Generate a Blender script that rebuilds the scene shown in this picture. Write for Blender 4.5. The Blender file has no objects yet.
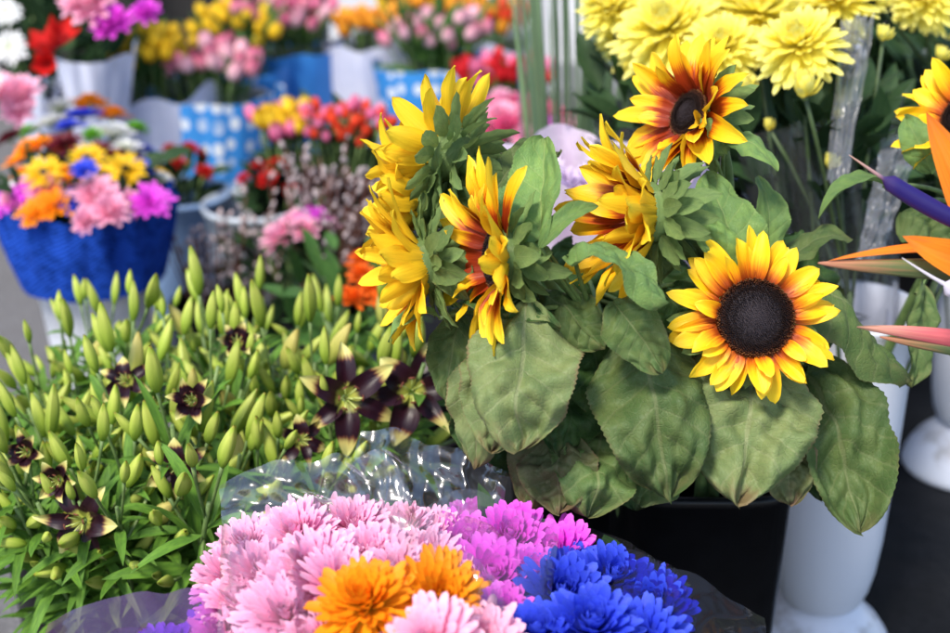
import bpy, math, random
import numpy as np
from mathutils import Vector, Matrix, noise as mnoise

# ------------------------------------------------------------------ camera, light, exposure
sc = bpy.context.scene
PITCH = math.radians(23.0); CAMH = 1.10; FPX = 1491.0
cam_data = bpy.data.cameras.new('camera'); cam = bpy.data.objects.new('camera', cam_data)
sc.collection.objects.link(cam); sc.camera = cam
cam.location = (0, 0, CAMH); cam.rotation_euler = (math.radians(90) - PITCH, 0, 0)
cam_data.sensor_width = 22.3; cam_data.lens = 35.0; cam_data.clip_start = 0.05; cam_data.clip_end = 400
cam_data.dof.use_dof = True; cam_data.dof.focus_distance = 1.2; cam_data.dof.aperture_fstop = 2.8

SUNV = Vector((-0.30, -0.52, 0.80)).normalized()      # towards the sun
w = bpy.data.worlds.new('World'); sc.world = w; w.use_nodes = True
nt = w.node_tree; nt.nodes.clear()
sky = nt.nodes.new('ShaderNodeTexSky'); sky.sky_type = 'NISHITA'; sky.sun_disc = False
sky.sun_elevation = math.asin(SUNV.z); sky.sun_rotation = math.atan2(SUNV.x, SUNV.y)
bg = nt.nodes.new('ShaderNodeBackground'); bg.inputs[1].default_value = 0.15
wo = nt.nodes.new('ShaderNodeOutputWorld')
nt.links.new(sky.outputs[0], bg.inputs[0]); nt.links.new(bg.outputs[0], wo.inputs[0])
sl = bpy.data.lights.new('sun', 'SUN'); sl.energy = 2.5; sl.angle = math.radians(12); sl.color = (1.0, 0.93, 0.82)
so = bpy.data.objects.new('sun', sl); sc.collection.objects.link(so)
so.rotation_euler = (-SUNV).to_track_quat('-Z', 'Y').to_euler()
sc.view_settings.view_transform = 'Standard'; sc.view_settings.look = 'None'
sc.view_settings.exposure = 1.12; sc.view_settings.gamma = 1.0; sc.view_settings.use_curve_mapping = False
sc.cycles.max_bounces = 8; sc.cycles.transparent_max_bounces = 24
sc.cycles.diffuse_bounces = 4; sc.cycles.use_denoising = True

# ------------------------------------------------------------------ coordinates
FW = Vector((0, math.cos(PITCH), -math.sin(PITCH))); UP = Vector((0, math.sin(PITCH), math.cos(PITCH)))
RT = Vector((1, 0, 0)); CL = Vector((0, 0, CAMH))
def W(px, py, d):
    return CL + (FW + RT * ((px - 475) / FPX) - UP * ((py - 316.5) / FPX)) * d
def Wz(px, py, z):
    r = FW + RT * ((px - 475) / FPX) - UP * ((py - 316.5) / FPX)
    return CL + r * ((z - CAMH) / r.z)
def depth(p): return (p - CL).dot(FW)
def camv(r, t, u): return (RT * r - FW * t + UP * u).normalized()
rng = random.Random(7)
def U(a, b): return rng.uniform(a, b)
V3 = Vector

# ------------------------------------------------------------------ materials
def new_mat(name):
    m = bpy.data.materials.new(name); m.use_nodes = True; m.node_tree.nodes.clear(); return m, m.node_tree
class NT:
    def __init__(s, t): s.t = t
    def n(s, ty, **kw):
        nd = s.t.nodes.new(ty)
        for k, v in kw.items(): setattr(nd, k, v)
        return nd
    def L(s, a, b): s.t.links.new(a, b)
    def math(s, op, a, b=None, c=None, clamp=False):
        nd = s.n('ShaderNodeMath', operation=op, use_clamp=clamp)
        for i, x in enumerate((a, b, c)):
            if x is None: continue
            if isinstance(x, (int, float)): nd.inputs[i].default_value = x
            else: s.L(x, nd.inputs[i])
        return nd.outputs[0]
    def mix(s, f, a, b, mode='MIX'):
        nd = s.n('ShaderNodeMix', data_type='RGBA', blend_type=mode)
        for i, x in ((0, f), (6, a), (7, b)):
            if isinstance(x, (int, float)): nd.inputs[i].default_value = x
            elif isinstance(x, tuple): nd.inputs[i].default_value = (*x, 1)
            else: s.L(x, nd.inputs[i])
        return nd.outputs[2]
    def noise(s, vec, scale, detail=3, rough=.5):
        nd = s.n('ShaderNodeTexNoise'); nd.inputs['Scale'].default_value = scale
        nd.inputs['Detail'].default_value = detail; nd.inputs['Roughness'].default_value = rough
        if vec is not None: s.L(vec, nd.inputs['Vector'])
        return nd.outputs[0]
    def ramp(s, f, stops):
        nd = s.n('ShaderNodeValToRGB'); cr = nd.color_ramp
        while len(cr.elements) < len(stops): cr.elements.new(0.5)
        for e, (p, c) in zip(cr.elements, stops): e.position = p; e.color = (*c, 1)
        s.L(f, nd.inputs[0]); return nd.outputs[0]
    def sstep(s, x, a, b):
        nd = s.n('ShaderNodeMapRange', interpolation_type='SMOOTHSTEP')
        s.L(x, nd.inputs[0]); nd.inputs[1].default_value = a; nd.inputs[2].default_value = b
        return nd.outputs[0]
    def out(s, sh): o = s.n('ShaderNodeOutputMaterial'); s.L(sh, o.inputs[0])
    def bsdf(s, col, rough=.5, bump=None, bstr=.3, spec=.5, dist=.002, metal=0, coat=0):
        p = s.n('ShaderNodeBsdfPrincipled')
        if isinstance(col, tuple): p.inputs['Base Color'].default_value = (*col, 1)
        else: s.L(col, p.inputs['Base Color'])
        if isinstance(rough, (int, float)): p.inputs['Roughness'].default_value = rough
        else: s.L(rough, p.inputs['Roughness'])
        p.inputs['Specular IOR Level'].default_value = spec; p.inputs['Metallic'].default_value = metal
        p.inputs['Coat Weight'].default_value = coat
        if bump is not None:
            b = s.n('ShaderNodeBump'); b.inputs['Strength'].default_value = bstr; b.inputs['Distance'].default_value = dist
            s.L(bump, b.inputs['Height']); s.L(b.outputs[0], p.inputs['Normal'])
        return p.outputs[0]
    def trans(s, sh, col, f):
        t = s.n('ShaderNodeBsdfTranslucent')
        if isinstance(col, tuple): t.inputs[0].default_value = (*col, 1)
        else: s.L(col, t.inputs[0])
        m = s.n('ShaderNodeMixShader')
        if isinstance(f, (int, float)): m.inputs[0].default_value = f
        else: s.L(f, m.inputs[0])
        s.L(sh, m.inputs[1]); s.L(t.outputs[0], m.inputs[2]); return m.outputs[0]
    def uv(s):
        sep = s.n('ShaderNodeSeparateXYZ'); s.L(s.n('ShaderNodeUVMap').outputs[0], sep.inputs[0])
        return sep.outputs[0], sep.outputs[1]
    def rnd(s):
        a = s.n('ShaderNodeAttribute'); a.attribute_name = 'rnd'; return a.outputs['Fac']
    def comb(s, x, y, z):
        c = s.n('ShaderNodeCombineXYZ')
        for i, v in enumerate((x, y, z)):
            if isinstance(v, (int, float)): c.inputs[i].default_value = v
            else: s.L(v, c.inputs[i])
        return c.outputs[0]
MC = {}
def petal_mat(name, stops, streak=.12, trans=.3, var=.18, rough=.5, bands=14, shift=.0, back=None):
    if name in MC: return MC[name]
    m, t = new_mat(name); q = NT(t); u, v = q.uv(); r = q.rnd()
    vec = q.comb(q.math('MULTIPLY', u, bands), q.math('MULTIPLY', v, 1.6), q.math('MULTIPLY', r, 57.0))
    ns = q.noise(vec, 1.0, 3, .6)
    f = q.math('ADD', v, q.math('MULTIPLY', q.math('SUBTRACT', ns, .5), streak * 2))
    f = q.math('ADD', f, q.math('MULTIPLY', q.math('SUBTRACT', r, .5), shift))
    col = q.ramp(f, stops)
    if back: col = q.mix(q.n('ShaderNodeNewGeometry').outputs['Backfacing'], col, q.ramp(f, back))
    hs = q.n('ShaderNodeHueSaturation'); q.L(col, hs.inputs['Color'])
    oi = q.n('ShaderNodeObjectInfo').outputs['Random']
    val = q.math('ADD', 1 - var, q.math('MULTIPLY', q.math('ADD', r, q.math('MULTIPLY', oi, .5)), var * 1.3))
    q.L(q.math('MULTIPLY', val, q.math('ADD', .88, q.math('MULTIPLY', ns, .24))), hs.inputs['Value'])
    sh = q.bsdf(hs.outputs[0], rough, bump=ns, bstr=.35, dist=.0015, spec=.3)
    q.out(q.trans(sh, hs.outputs[0], trans)); MC[name] = m; return m
def leaf_mat(name, c1, c2, vein, nv=6.5, slant=1.5, trans=.22, brown=.0, rough=.5, veinw=.82, fine=True):
    if name in MC: return MC[name]
    m, t = new_mat(name); q = NT(t); u, v = q.uv(); r = q.rnd()
    a = q.math('ABSOLUTE', q.math('SUBTRACT', q.math('MULTIPLY', u, 2), 1))
    geo = q.n('ShaderNodeTexCoord').outputs['Object']
    n1 = q.noise(q.comb(q.math('MULTIPLY', u, 3), q.math('MULTIPLY', v, 4), q.math('MULTIPLY', r, 31)), 1.4, 4, .6)
    n2 = q.noise(q.comb(q.math('MULTIPLY', u, 30), q.math('MULTIPLY', v, 40), r), 1.0, 3, .6)
    n3 = q.math('MULTIPLY', q.math('SUBTRACT', n1, .5), .35)
    ph = q.math('ADD', q.math('SUBTRACT', q.math('MULTIPLY', v, nv), q.math('MULTIPLY', a, slant)), n3)
    fr = q.math('ABSOLUTE', q.math('SUBTRACT', q.math('FRACT', ph), .5))
    side = q.sstep(q.math('MULTIPLY', fr, 2), veinw, 1.0)
    mid = q.sstep(q.math('SUBTRACT', 1, a), .955, .985)
    vm = q.math('MAXIMUM', q.math('MULTIPLY', side, .55), mid)
    vor = q.n('ShaderNodeTexVoronoi'); vor.feature = 'DISTANCE_TO_EDGE'; vor.inputs['Scale'].default_value = 1
    q.L(q.comb(q.math('MULTIPLY', u, 26), q.math('MULTIPLY', v, 34), r), vor.inputs['Vector'])
    net = q.sstep(vor.outputs['Distance'], .12, .0)
    base = q.mix(q.sstep(n1, .35, .68), c1, c2)
    base = q.mix(q.math('MULTIPLY', n2, .35), base, tuple(x * 1.5 for x in c1))
    base = q.mix(q.math('MULTIPLY', vm, .6), base, vein)
    if fine: base = q.mix(q.math('MULTIPLY', net, .16), base, vein)
    if brown > 0:
        e = q.math('ADD', q.math('MULTIPLY', q.math('MAXIMUM', q.math('POWER', v, 3), q.math('POWER', a, 8)), .55), q.math('MULTIPLY', n1, .75))
        base = q.mix(q.math('MULTIPLY', q.sstep(e, .72, .98), brown), base, (.20, .13, .07))
    hs = q.n('ShaderNodeHueSaturation'); q.L(base, hs.inputs['Color'])
    q.L(q.math('ADD', .8, q.math('MULTIPLY', r, .4)), hs.inputs['Value'])
    ht = q.math('ADD', q.math('MULTIPLY', vm, -.6), q.math('ADD', q.math('MULTIPLY', n2, .35), q.math('MULTIPLY', net, -.35 if fine else 0)))
    sh = q.bsdf(hs.outputs[0], q.math('ADD', rough - .06, q.math('MULTIPLY', n2, .16)), bump=ht, bstr=.6, dist=.0012, spec=.2)
    q.out(q.trans(sh, hs.outputs[0], trans)); MC[name] = m; return m
def plain(name, col, rough=.5, var=.12, scale=20, bump=.15, spec=.5, metal=0, trans=0, dist=.002, col2=None, coat=0):
    if name in MC: return MC[name]
    m, t = new_mat(name); q = NT(t)
    tc = q.n('ShaderNodeTexCoord').outputs['Object']
    n1 = q.noise(tc, scale, 4, .6)
    c = q.mix(q.sstep(n1, .3, .7), tuple(x * (1 - var) for x in col), col2 or tuple(min(1, x * (1 + var)) for x in col))
    sh = q.bsdf(c, rough, bump=n1, bstr=bump, spec=spec, metal=metal, dist=dist, coat=coat)
    if trans: sh = q.trans(sh, c, trans)
    q.out(sh); MC[name] = m; return m
def cello(name, tint=(1, 1, 1), white=.05, rough=.04, refl=1.0, bump=.5, scale=30, dcol=(.85, .87, .95)):
    """clear film: transparent, glossy by Fresnel, a little milky"""
    if name in MC: return MC[name]
    m, t = new_mat(name); q = NT(t)
    tc = q.n('ShaderNodeTexCoord').outputs['Object']
    n1 = q.noise(tc, scale, 3, .55)
    b = q.n('ShaderNodeBump'); b.inputs['Strength'].default_value = bump; b.inputs['Distance'].default_value = .004
    q.L(n1, b.inputs['Height'])
    tr = q.n('ShaderNodeBsdfTransparent'); tr.inputs[0].default_value = (*tint, 1)
    gl = q.n('ShaderNodeBsdfGlossy'); gl.inputs['Roughness'].default_value = rough; q.L(b.outputs[0], gl.inputs['Normal'])
    df = q.n('ShaderNodeBsdfDiffuse'); df.inputs[0].default_value = (*dcol, 1)
    tl = q.n('ShaderNodeBsdfTranslucent'); tl.inputs[0].default_value = (*dcol, 1)
    ds = q.n('ShaderNodeMixShader'); q.L(df.outputs[0], ds.inputs[1]); q.L(tl.outputs[0], ds.inputs[2])
    m1 = q.n('ShaderNodeMixShader'); m1.inputs[0].default_value = white
    q.L(tr.outputs[0], m1.inputs[1]); q.L(ds.outputs[0], m1.inputs[2])
    fr = q.n('ShaderNodeFresnel'); fr.inputs[0].default_value = 1.45; q.L(b.outputs[0], fr.inputs['Normal'])
    m2 = q.n('ShaderNodeMixShader'); q.L(q.math('MULTIPLY', fr.outputs[0], refl * 1.6, clamp=True), m2.inputs[0])
    q.L(m1.outputs[0], m2.inputs[1]); q.L(gl.outputs[0], m2.inputs[2])
    q.out(m2.outputs[0]); MC[name] = m; return m

# ------------------------------------------------------------------ mesh builder
class MB:
    def __init__(s): s.V = []; s.F = []; s.UV = []; s.R = []; s.M = []; s.n = 0
    def grid(s, P, mi=0, r=None, closed=False):
        """P: (n, m, 3)"""
        P = np.asarray(P, float); n, m = P.shape[:2]
        vv, uu = np.meshgrid(np.linspace(0, 1, n), np.linspace(0, 1, m), indexing='ij')
        s.V.append(P.reshape(-1, 3)); s.UV.append(np.stack([uu, vv], -1).reshape(-1, 2))
        s.R.append(np.full(n * m, rng.random() if r is None else r))
        i, j = np.meshgrid(np.arange(n - 1), np.arange(m - 1), indexing='ij')
        a = (i * m + j).ravel() + s.n
        f = np.stack([a, a + 1, a + m + 1, a + m], -1)
        s.F.append(f); s.M.append(np.full(len(f), mi)); s.n += n * m
    def tube(s, pts, rad, seg=8, mi=0, r=None, cap=True):
        pts = [V3(p) for p in pts]; k = len(pts)
        if isinstance(rad, (int, float)): rad = [rad] * k
        rad = list(rad)
        if cap:
            pts = [pts[0]] + pts + [pts[-1]]; rad = [rad[0] * .02] + rad + [rad[-1] * .02]; k += 2
        rows = []; nrm = None
        for i in range(k):
            a, b = pts[max(0, i - 1)], pts[min(k - 1, i + 1)]
            T = (b - a)
            T = T.normalized() if T.length > 1e-9 else V3((0, 0, 1))
            if nrm is None:
                nrm = T.orthogonal().normalized()
            nrm = (nrm - T * nrm.dot(T)); nrm = nrm.normalized() if nrm.length > 1e-6 else T.orthogonal().normalized()
            bn = T.cross(nrm)
            rows.append([list(pts[i] + (nrm * math.cos(x) + bn * math.sin(x)) * rad[i]) for x in [2 * math.pi * j / seg for j in range(seg + 1)]])
        s.grid(rows, mi, r)
    def lathe(s, prof, c=(0, 0, 0), seg=32, mi=0, rip=None, axis=None, r=None):
        rows = []
        for i, (rr, z) in enumerate(prof):
            row = []
            for j in range(seg + 1):
                a = 2 * math.pi * j / seg
                q = rr; zz = z
                if rip: q, zz = rip(i / (len(prof) - 1), a, rr, z)
                p = V3((q * math.cos(a), q * math.sin(a), zz))
                if axis is not None: p = axis @ p
                row.append(list(V3(c) + p))
            rows.append(row)
        s.grid(rows, mi, r)
    def add(s, o, mat=None, mi=None):
        """append another MB transformed"""
        for V, F, UV, R, M in [o.arrays()]:
            if mat is not None:
                A = np.array(mat); V = V @ A[:3, :3].T + A[:3, 3]
            s.V.append(V); s.F.append(F + s.n); s.UV.append(UV); s.R.append(R)
            s.M.append(M if mi is None else np.full(len(F), mi)); s.n += len(V)
    def arrays(s):
        return (np.concatenate(s.V), np.concatenate(s.F), np.concatenate(s.UV), np.concatenate(s.R), np.concatenate(s.M))
    def mesh(s, name, mats, smooth=True, origin=None):
        V, F, UV, R, M = s.arrays()
        if origin is not None: V = V - np.array(origin)
        me = bpy.data.meshes.new(name)
        me.vertices.add(len(V)); me.vertices.foreach_set('co', V.astype('f').ravel())
        me.loops.add(F.size); me.loops.foreach_set('vertex_index', F.astype('i').ravel())
        me.polygons.add(len(F)); me.polygons.foreach_set('loop_start', np.arange(0, F.size, 4, dtype='i'))
        me.polygons.foreach_set('loop_total', np.full(len(F), 4, dtype='i'))
        uvl = me.uv_layers.new(name='UVMap'); uvl.data.foreach_set('uv', UV[F.ravel()].astype('f').ravel())
        at = me.attributes.new('rnd', 'FLOAT', 'POINT'); at.data.foreach_set('value', R.astype('f'))
        for mm in (mats if isinstance(mats, (list, tuple)) else [mats]): me.materials.append(mm)
        me.polygons.foreach_set('material_index', M.astype('i'))
        me.polygons.foreach_set('use_smooth', np.full(len(F), smooth))
        me.update(); me.validate(); return me
    def build(s, name, mats, parent=None, smooth=True, label=None):
        org = tuple(parent.location) if parent is not None else None
        if parent is not None and 'worldroot' in ROOTINFO.get(parent.name, {}): org = ROOTINFO[parent.name]['worldroot']
        return put(name, s.mesh(name, mats, smooth, org), parent, label=label)
ROOTINFO = {}
def put(name, me, parent=None, loc=(0, 0, 0), mat=None, label=None):
    o = bpy.data.objects.new(name, me); sc.collection.objects.link(o)
    if mat is not None: o.matrix_basis = mat
    else: o.location = loc
    if parent is not None: o.parent = parent
    if label: o['label'] = label
    return o
def tag(o, label, cat, group=None):
    o['label'] = label; o['category'] = cat
    if group: o['group'] = group
    return o
def thing(name, label, cat, loc=(0, 0, 0), group=None):
    o = bpy.data.objects.new(name, None); sc.collection.objects.link(o); o.empty_display_size = .05
    o.location = loc; return tag(o, label, cat, group)
def struct(o): o['kind'] = 'structure'; return o
def dup(root):
    r = root.copy(); sc.collection.objects.link(r)
    for ch in list(root.children):
        c = ch.copy(); sc.collection.objects.link(c); c.parent = r
        for g in ch.children:
            d = g.copy(); sc.collection.objects.link(d); d.parent = c
    return r
def bez(a, b, c, n):
    return [a * (1 - t) ** 2 + b * 2 * t * (1 - t) + c * t * t for t in [i / (n - 1) for i in range(n)]]
def cbez(a, b, c, d, n):
    return [a * (1 - t) ** 3 + b * 3 * t * (1 - t) ** 2 + c * 3 * t * t * (1 - t) + d * t ** 3 for t in [i / (n - 1) for i in range(n)]]

# width profiles, t in 0..1
def sh_petal(t): return (t + .02) ** .5 * max(0, 1 - t) ** .62 * 1.62 if t < 1 else 0
def sh_spoon(t): return (.30 + .70 * math.sin(math.pi * .5 * min(1, t / .72))) * (max(0, 1 - t ** 7)) ** .5 * .92
def sh_lance(t): return max(0, math.sin(math.pi * (t ** .8))) ** .8
def sh_heart(t):
    return (min(1, t / .30) ** .5) * (max(0, 1 - t ** 2.6) ** .60 + .0) * 1.06 if t < 1 else 0
def sh_oval(t): return max(0, math.sin(math.pi * t)) ** .6
def blade(mb, base, ctrl, tip, nrm, W_, shape, n=8, m=5, cup=0., fold=0., twist=0., rip=0., ripn=3, serr=0, lobe=0, quilt=0, nv=6.5, slant=1.5, mi=0, r=None, groove=0, tw0=0, edgew=0, tipd=False):
    base, ctrl, tip, nrm = V3(base), V3(ctrl), V3(tip), V3(nrm)
    L = (tip - base).length + 1e-9
    side = (tip - base).cross(nrm)
    side = side.normalized() if side.length > 1e-9 else (tip - base).orthogonal().normalized()
    rows = []; rr = rng.random() if r is None else r; ph = rr * 6.28
    for i in range(n):
        t = i / (n - 1)
        if tipd: t = math.sin(t * math.pi / 2)
        S = base * (1 - t) ** 2 + ctrl * 2 * t * (1 - t) + tip * t * t
        T = (ctrl - base) * 2 * (1 - t) + (tip - ctrl) * 2 * t
        T = T.normalized() if T.length > 1e-9 else (tip - base).normalized()
        sd = side - T * side.dot(T); sd = sd.normalized() if sd.length > 1e-6 else side
        N = sd.cross(T)
        a = tw0 + twist * t; c_, s_ = math.cos(a), math.sin(a)
        sd, N = sd * c_ + N * s_, N * c_ - sd * s_
        wd = W_ * .5 * shape(t)
        if serr and i % 2: wd *= (1 - serr)
        row = []
        for j in range(m):
            u = j / (m - 1) * 2 - 1; au = abs(u)
            h = cup * wd * u * u + fold * wd * au
            if rip: h += rip * W_ * math.sin(ripn * 6.28 * t + ph + (1.5 if u > 0 else 0)) * au ** 2 * min(1, 4 * t)
            if groove: h += groove * W_ * math.cos(u * 9.4)
            if quilt:
                p_ = nv * t - slant * au + .35 * mnoise.noise(V3((u * 2, t * 3, rr * 17)))
                h += quilt * (abs(math.sin(math.pi * p_)) - .4) * (1 - au ** 3) * min(1, au * 5)
                h += quilt * 5.5 * mnoise.noise(V3((u * 1.3, t * 2.1, rr * 40))) + quilt * 2.6 * mnoise.noise(V3((u * 4, t * 6, rr * 40)))
            p = S + sd * (wd * u) + N * h
            if lobe: p = p - T * (L * lobe * au ** 1.6 * (1 - t) ** 5)
            if edgew: p = p + N * (edgew * W_ * au ** 3 * mnoise.noise(V3((t * 7, u, rr * 30))))
            row.append(list(p))
        rows.append(row)
    mb.grid(rows, mi, rr)

# ------------------------------------------------------------------ palette
YEL = (.93, .58, .010)
YB = [(0, (.70, .42, .02)), (.3, (.90, .55, .015)), (1, (.95, .66, .03))]
M_sun = petal_mat('sunflower_petal', [(0, (.22, .03, .005)), (.15, (.42, .07, .006)), (.30, (.70, .22, .007)), (.46, (.90, .46, .009)), (.66, YEL), (1, (.95, .66, .03))], .15, .3, .12, .45, shift=.12, back=YB)
M_sunred = petal_mat('sunflower_petal_red', [(0, (.16, .012, .004)), (.34, (.33, .035, .005)), (.44, (.62, .16, .006)), (.56, (.90, .48, .008)), (1, (.95, .66, .03))], .16, .3, .10, .45, shift=.14, back=YB)
m, t = new_mat('sunflower_disc'); q = NT(t)
q.out(q.bsdf(q.ramp(q.rnd(), [(0, (.040, .032, .038)), (.18, (.022, .014, .015)), (.34, (.009, .004, .003)), (.74, (.020, .006, .003)), (.88, (.065, .018, .007)), (1, (.13, .05, .015))]), .75, spec=.2)); M_disc = m
M_bract = leaf_mat('sunflower_bract', (.15, .24, .08), (.22, .32, .10), (.28, .36, .15), 3, 1, .3)
M_stem = plain('green_stem', (.10, .17, .045), .55, .25, 60, .3, col2=(.16, .24, .07))
M_dkstem = plain('dark_green_stem', (.035, .065, .02), .55, .25, 60, .3, col2=(.06, .10, .03))
M_leaf = [leaf_mat('sunflower_leaf', (.070, .122, .036), (.125, .172, .052), (.20, .23, .10), brown=.35),
          leaf_mat('sunflower_leaf_pale', (.125, .175, .062), (.185, .220, .080), (.26, .28, .14), brown=.8),
          leaf_mat('sunflower_leaf_bright', (.115, .21, .065), (.18, .29, .07), (.25, .32, .11), brown=.1),
          leaf_mat('sunflower_leaf_shaded', (.026, .065, .018), (.05, .10, .022), (.08, .12, .045), brown=.3),  # darker copy for inner leaves, shade of the bunch put into its colour
          leaf_mat('sunflower_leaf_wilted', (.10, .12, .045), (.15, .14, .06), (.2, .2, .1), brown=1.0)]
M_lleaf = leaf_mat('lily_leaf', (.07, .16, .022), (.13, .26, .03), (.14, .24, .06), 1, .2, .25, fine=False)
M_bud = petal_mat('lily_bud', [(0, (.16, .28, .02)), (.35, (.36, .48, .06)), (.8, (.54, .59, .12)), (.95, (.30, .42, .04)), (1, (.34, .24, .05))], .16, .25, .22, .45, bands=11)
M_budy = petal_mat('lily_bud_ripe', [(0, (.20, .27, .04)), (.4, (.46, .46, .10)), (.85, (.58, .50, .16)), (1, (.42, .34, .08))], .12, .3, .14, .42, bands=9)
M_lily = petal_mat('lily_petal', [(0, (.34, .40, .06)), (.16, (.30, .30, .06)), (.24, (.022, .004, .008)), (.62, (.014, .003, .009)), (.66, (.10, .03, .02)), (.76, (.50, .42, .13)), (1, (.52, .54, .20))], .12, .15, .12, .38, bands=8)
M_lilyback = petal_mat('lily_petal_outside', [(0, (.3, .36, .08)), (1, (.72, .68, .32))], .1, .3)
M_stamen = plain('lily_stamen', (.55, .62, .18), .5, .2, 90)
M_anther = plain('lily_anther', (.13, .03, .012), .8, .3, 200)
M_dkleaf = leaf_mat('mum_leaf', (.018, .045, .016), (.03, .065, .022), (.05, .085, .035), 4, 1, .15, fine=False)
M_midleaf = leaf_mat('filler_leaf', (.04, .11, .025), (.07, .15, .03), (.10, .18, .06), 4, 1, .25, fine=False)
M_black = plain('black_plastic', (.0042, .0042, .005), .34, .2, 40, .04, spec=.25)
def enamel():
    m, t = new_mat('white_enamel'); q = NT(t); tc = q.n('ShaderNodeTexCoord').outputs['Object']
    sp = q.n('ShaderNodeSeparateXYZ'); q.L(tc, sp.inputs[0]); n1 = q.noise(tc, 9, 4, .6); n2 = q.noise(tc, 34, 4, .65); n3 = q.noise(tc, 140, 3, .6)
    c = q.mix(n1, (.58, .60, .67), (.63, .64, .70))
    zb = q.math('SUBTRACT', 1, q.math('MULTIPLY', q.math('ABSOLUTE', q.math('SUBTRACT', sp.outputs[2], .06)), 22), clamp=True)
    d = q.sstep(q.math('ADD', q.math('MULTIPLY', zb, .30), n2), .70, .92)
    c = q.mix(q.math('MULTIPLY', d, .55), c, (.22, .19, .16)); c = q.mix(q.math('MULTIPLY', q.sstep(n3, .66, .8), .25), c, (.25, .24, .24))
    q.out(q.bsdf(c, q.math('ADD', .26, q.math('MULTIPLY', n2, .2)), bump=n1, bstr=.06, spec=.4)); return m
M_white = enamel() or plain('white_enamel', (.44, .48, .64), .32, .06, 9, .05, spec=.4, col2=(.48, .52, .68))
M_clear = cello('clear_cellophane', (.98, .98, 1), .03, .05, .8, .35, 9)
M_soft = cello('thin_cellophane', (.985, .985, 1), .02, .05, .3, .2, 7)
M_glint = cello('shiny_cellophane', (.96, .96, .98), .03, .17, 2.0, .10, 9)
M_clear2 = cello('milky_cellophane', (.95, .96, 1), .03, .12, .35, .2, 7)
M_violetfilm = cello('violet_cellophane', (.74, .46, .88), .12, .10, .8, .2, 7, dcol=(.62, .36, .80))
M_bluefilm = cello('blue_cellophane', (.34, .34, .74), .02, .08, .35, .25, 7)

# ------------------------------------------------------------------ setting
m, t = new_mat('asphalt'); q = NT(t); tc = q.n('ShaderNodeTexCoord').outputs['Object']
n1 = q.noise(tc, 3, 5, .6); n2 = q.noise(tc, 160, 3, .7); n3 = q.noise(tc, 22, 4, .65)
vo = q.n('ShaderNodeTexVoronoi'); vo.inputs['Scale'].default_value = 190; q.L(tc, vo.inputs['Vector'])
c = q.mix(q.sstep(n2, .35, .7), (.075, .074, .08), (.19, .185, .185))
c = q.mix(q.math('MULTIPLY', q.sstep(n3, .4, .7), .5), c, (.10, .095, .095)); c = q.mix(q.math('MULTIPLY', n1, .35), c, (.16, .15, .145))
q.out(q.bsdf(c, .85, bump=q.math('ADD', n2, vo.outputs['Distance']), bstr=.7, dist=.004)); M_asph = m
def quadsheet(name, x0, x1, y0, y1, z, mat_, nx=2, ny=2, amp=0):
    mb = MB(); P = []
    for i in range(ny):
        row = []
        for j in range(nx):
            x = x0 + (x1 - x0) * j / (nx - 1); y = y0 + (y1 - y0) * i / (ny - 1)
            row.append([x, y, z + amp * (mnoise.noise(V3((x * 7, y * 7, 3))) + .8)])
        P.append(row)
    mb.grid(P); return mb.build(name, mat_)
struct(quadsheet('ground', -60, 60, -30, 90, 0, M_asph))
M_gcover = plain('black_ground_sheet', (.006, .006, .007), .6, .3, 12, .5, spec=.2, dist=.01)
struct(quadsheet('ground_cover', -.14, 2.4, .95, 3.9, .004, M_gcover, 60, 60, .004))  # thin black sheet over the asphalt under vases and buckets

# back wall and dark opening
M_wall = plain('white_painted_panel', (.62, .62, .64), .6, .08, 3, .1, col2=(.70, .69, .68))
def box(mb, x0, x1, y0, y1, z0, z1, mi=0, bev=0):
    c = [(x0, y0), (x1, y0), (x1, y1), (x0, y1), (x0, y0)]
    mb.grid([[(x, y, z0) for x, y in c], [(x, y, z1) for x, y in c]], mi, .5)
    mb.grid([[(x0, y0, z1), (x1, y0, z1)], [(x0, y1, z1), (x1, y1, z1)]], mi, .5)
    mb.grid([[(x0, y1, z0), (x1, y1, z0)], [(x0, y0, z0), (x1, y0, z0)]], mi, .5)
wl = thing('back_wall', 'white panelled wall behind the top row of flower buckets', 'wall', (1.2, 4.3, 0))
mb = MB()
for k in range(16):
    x0 = -.42 + k * .30
    box(mb, x0, x0 + .292, 4.3, 4.34, 0.08, 2.6)
mb.build('panel', M_wall, wl, smooth=False)
mb = MB(); box(mb, -.44, 4.4, 4.285, 4.35, 0, .08); mb.build('plinth', plain('grey_plinth', (.3, .3, .31), .7), wl, smooth=False)
mb = MB()
P = []
for i in range(2):
    P.append([[-3.6 + 3.16 * j / 80, 4.36 + .03 * math.sin(j * 1.3) + .02 * math.sin(j * .57), .02 + i * 2.5] for j in range(81)])
mb.grid(P)
o = mb.build('dark_opening_sheet', plain('dark_opening_black', (.008, .007, .007), .9, .2)); tag(o, 'dark sheet standing in for the dark opening back left behind the bouquets', 'backdrop')  # flat dark sheet put where only the unlit opening shows

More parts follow.
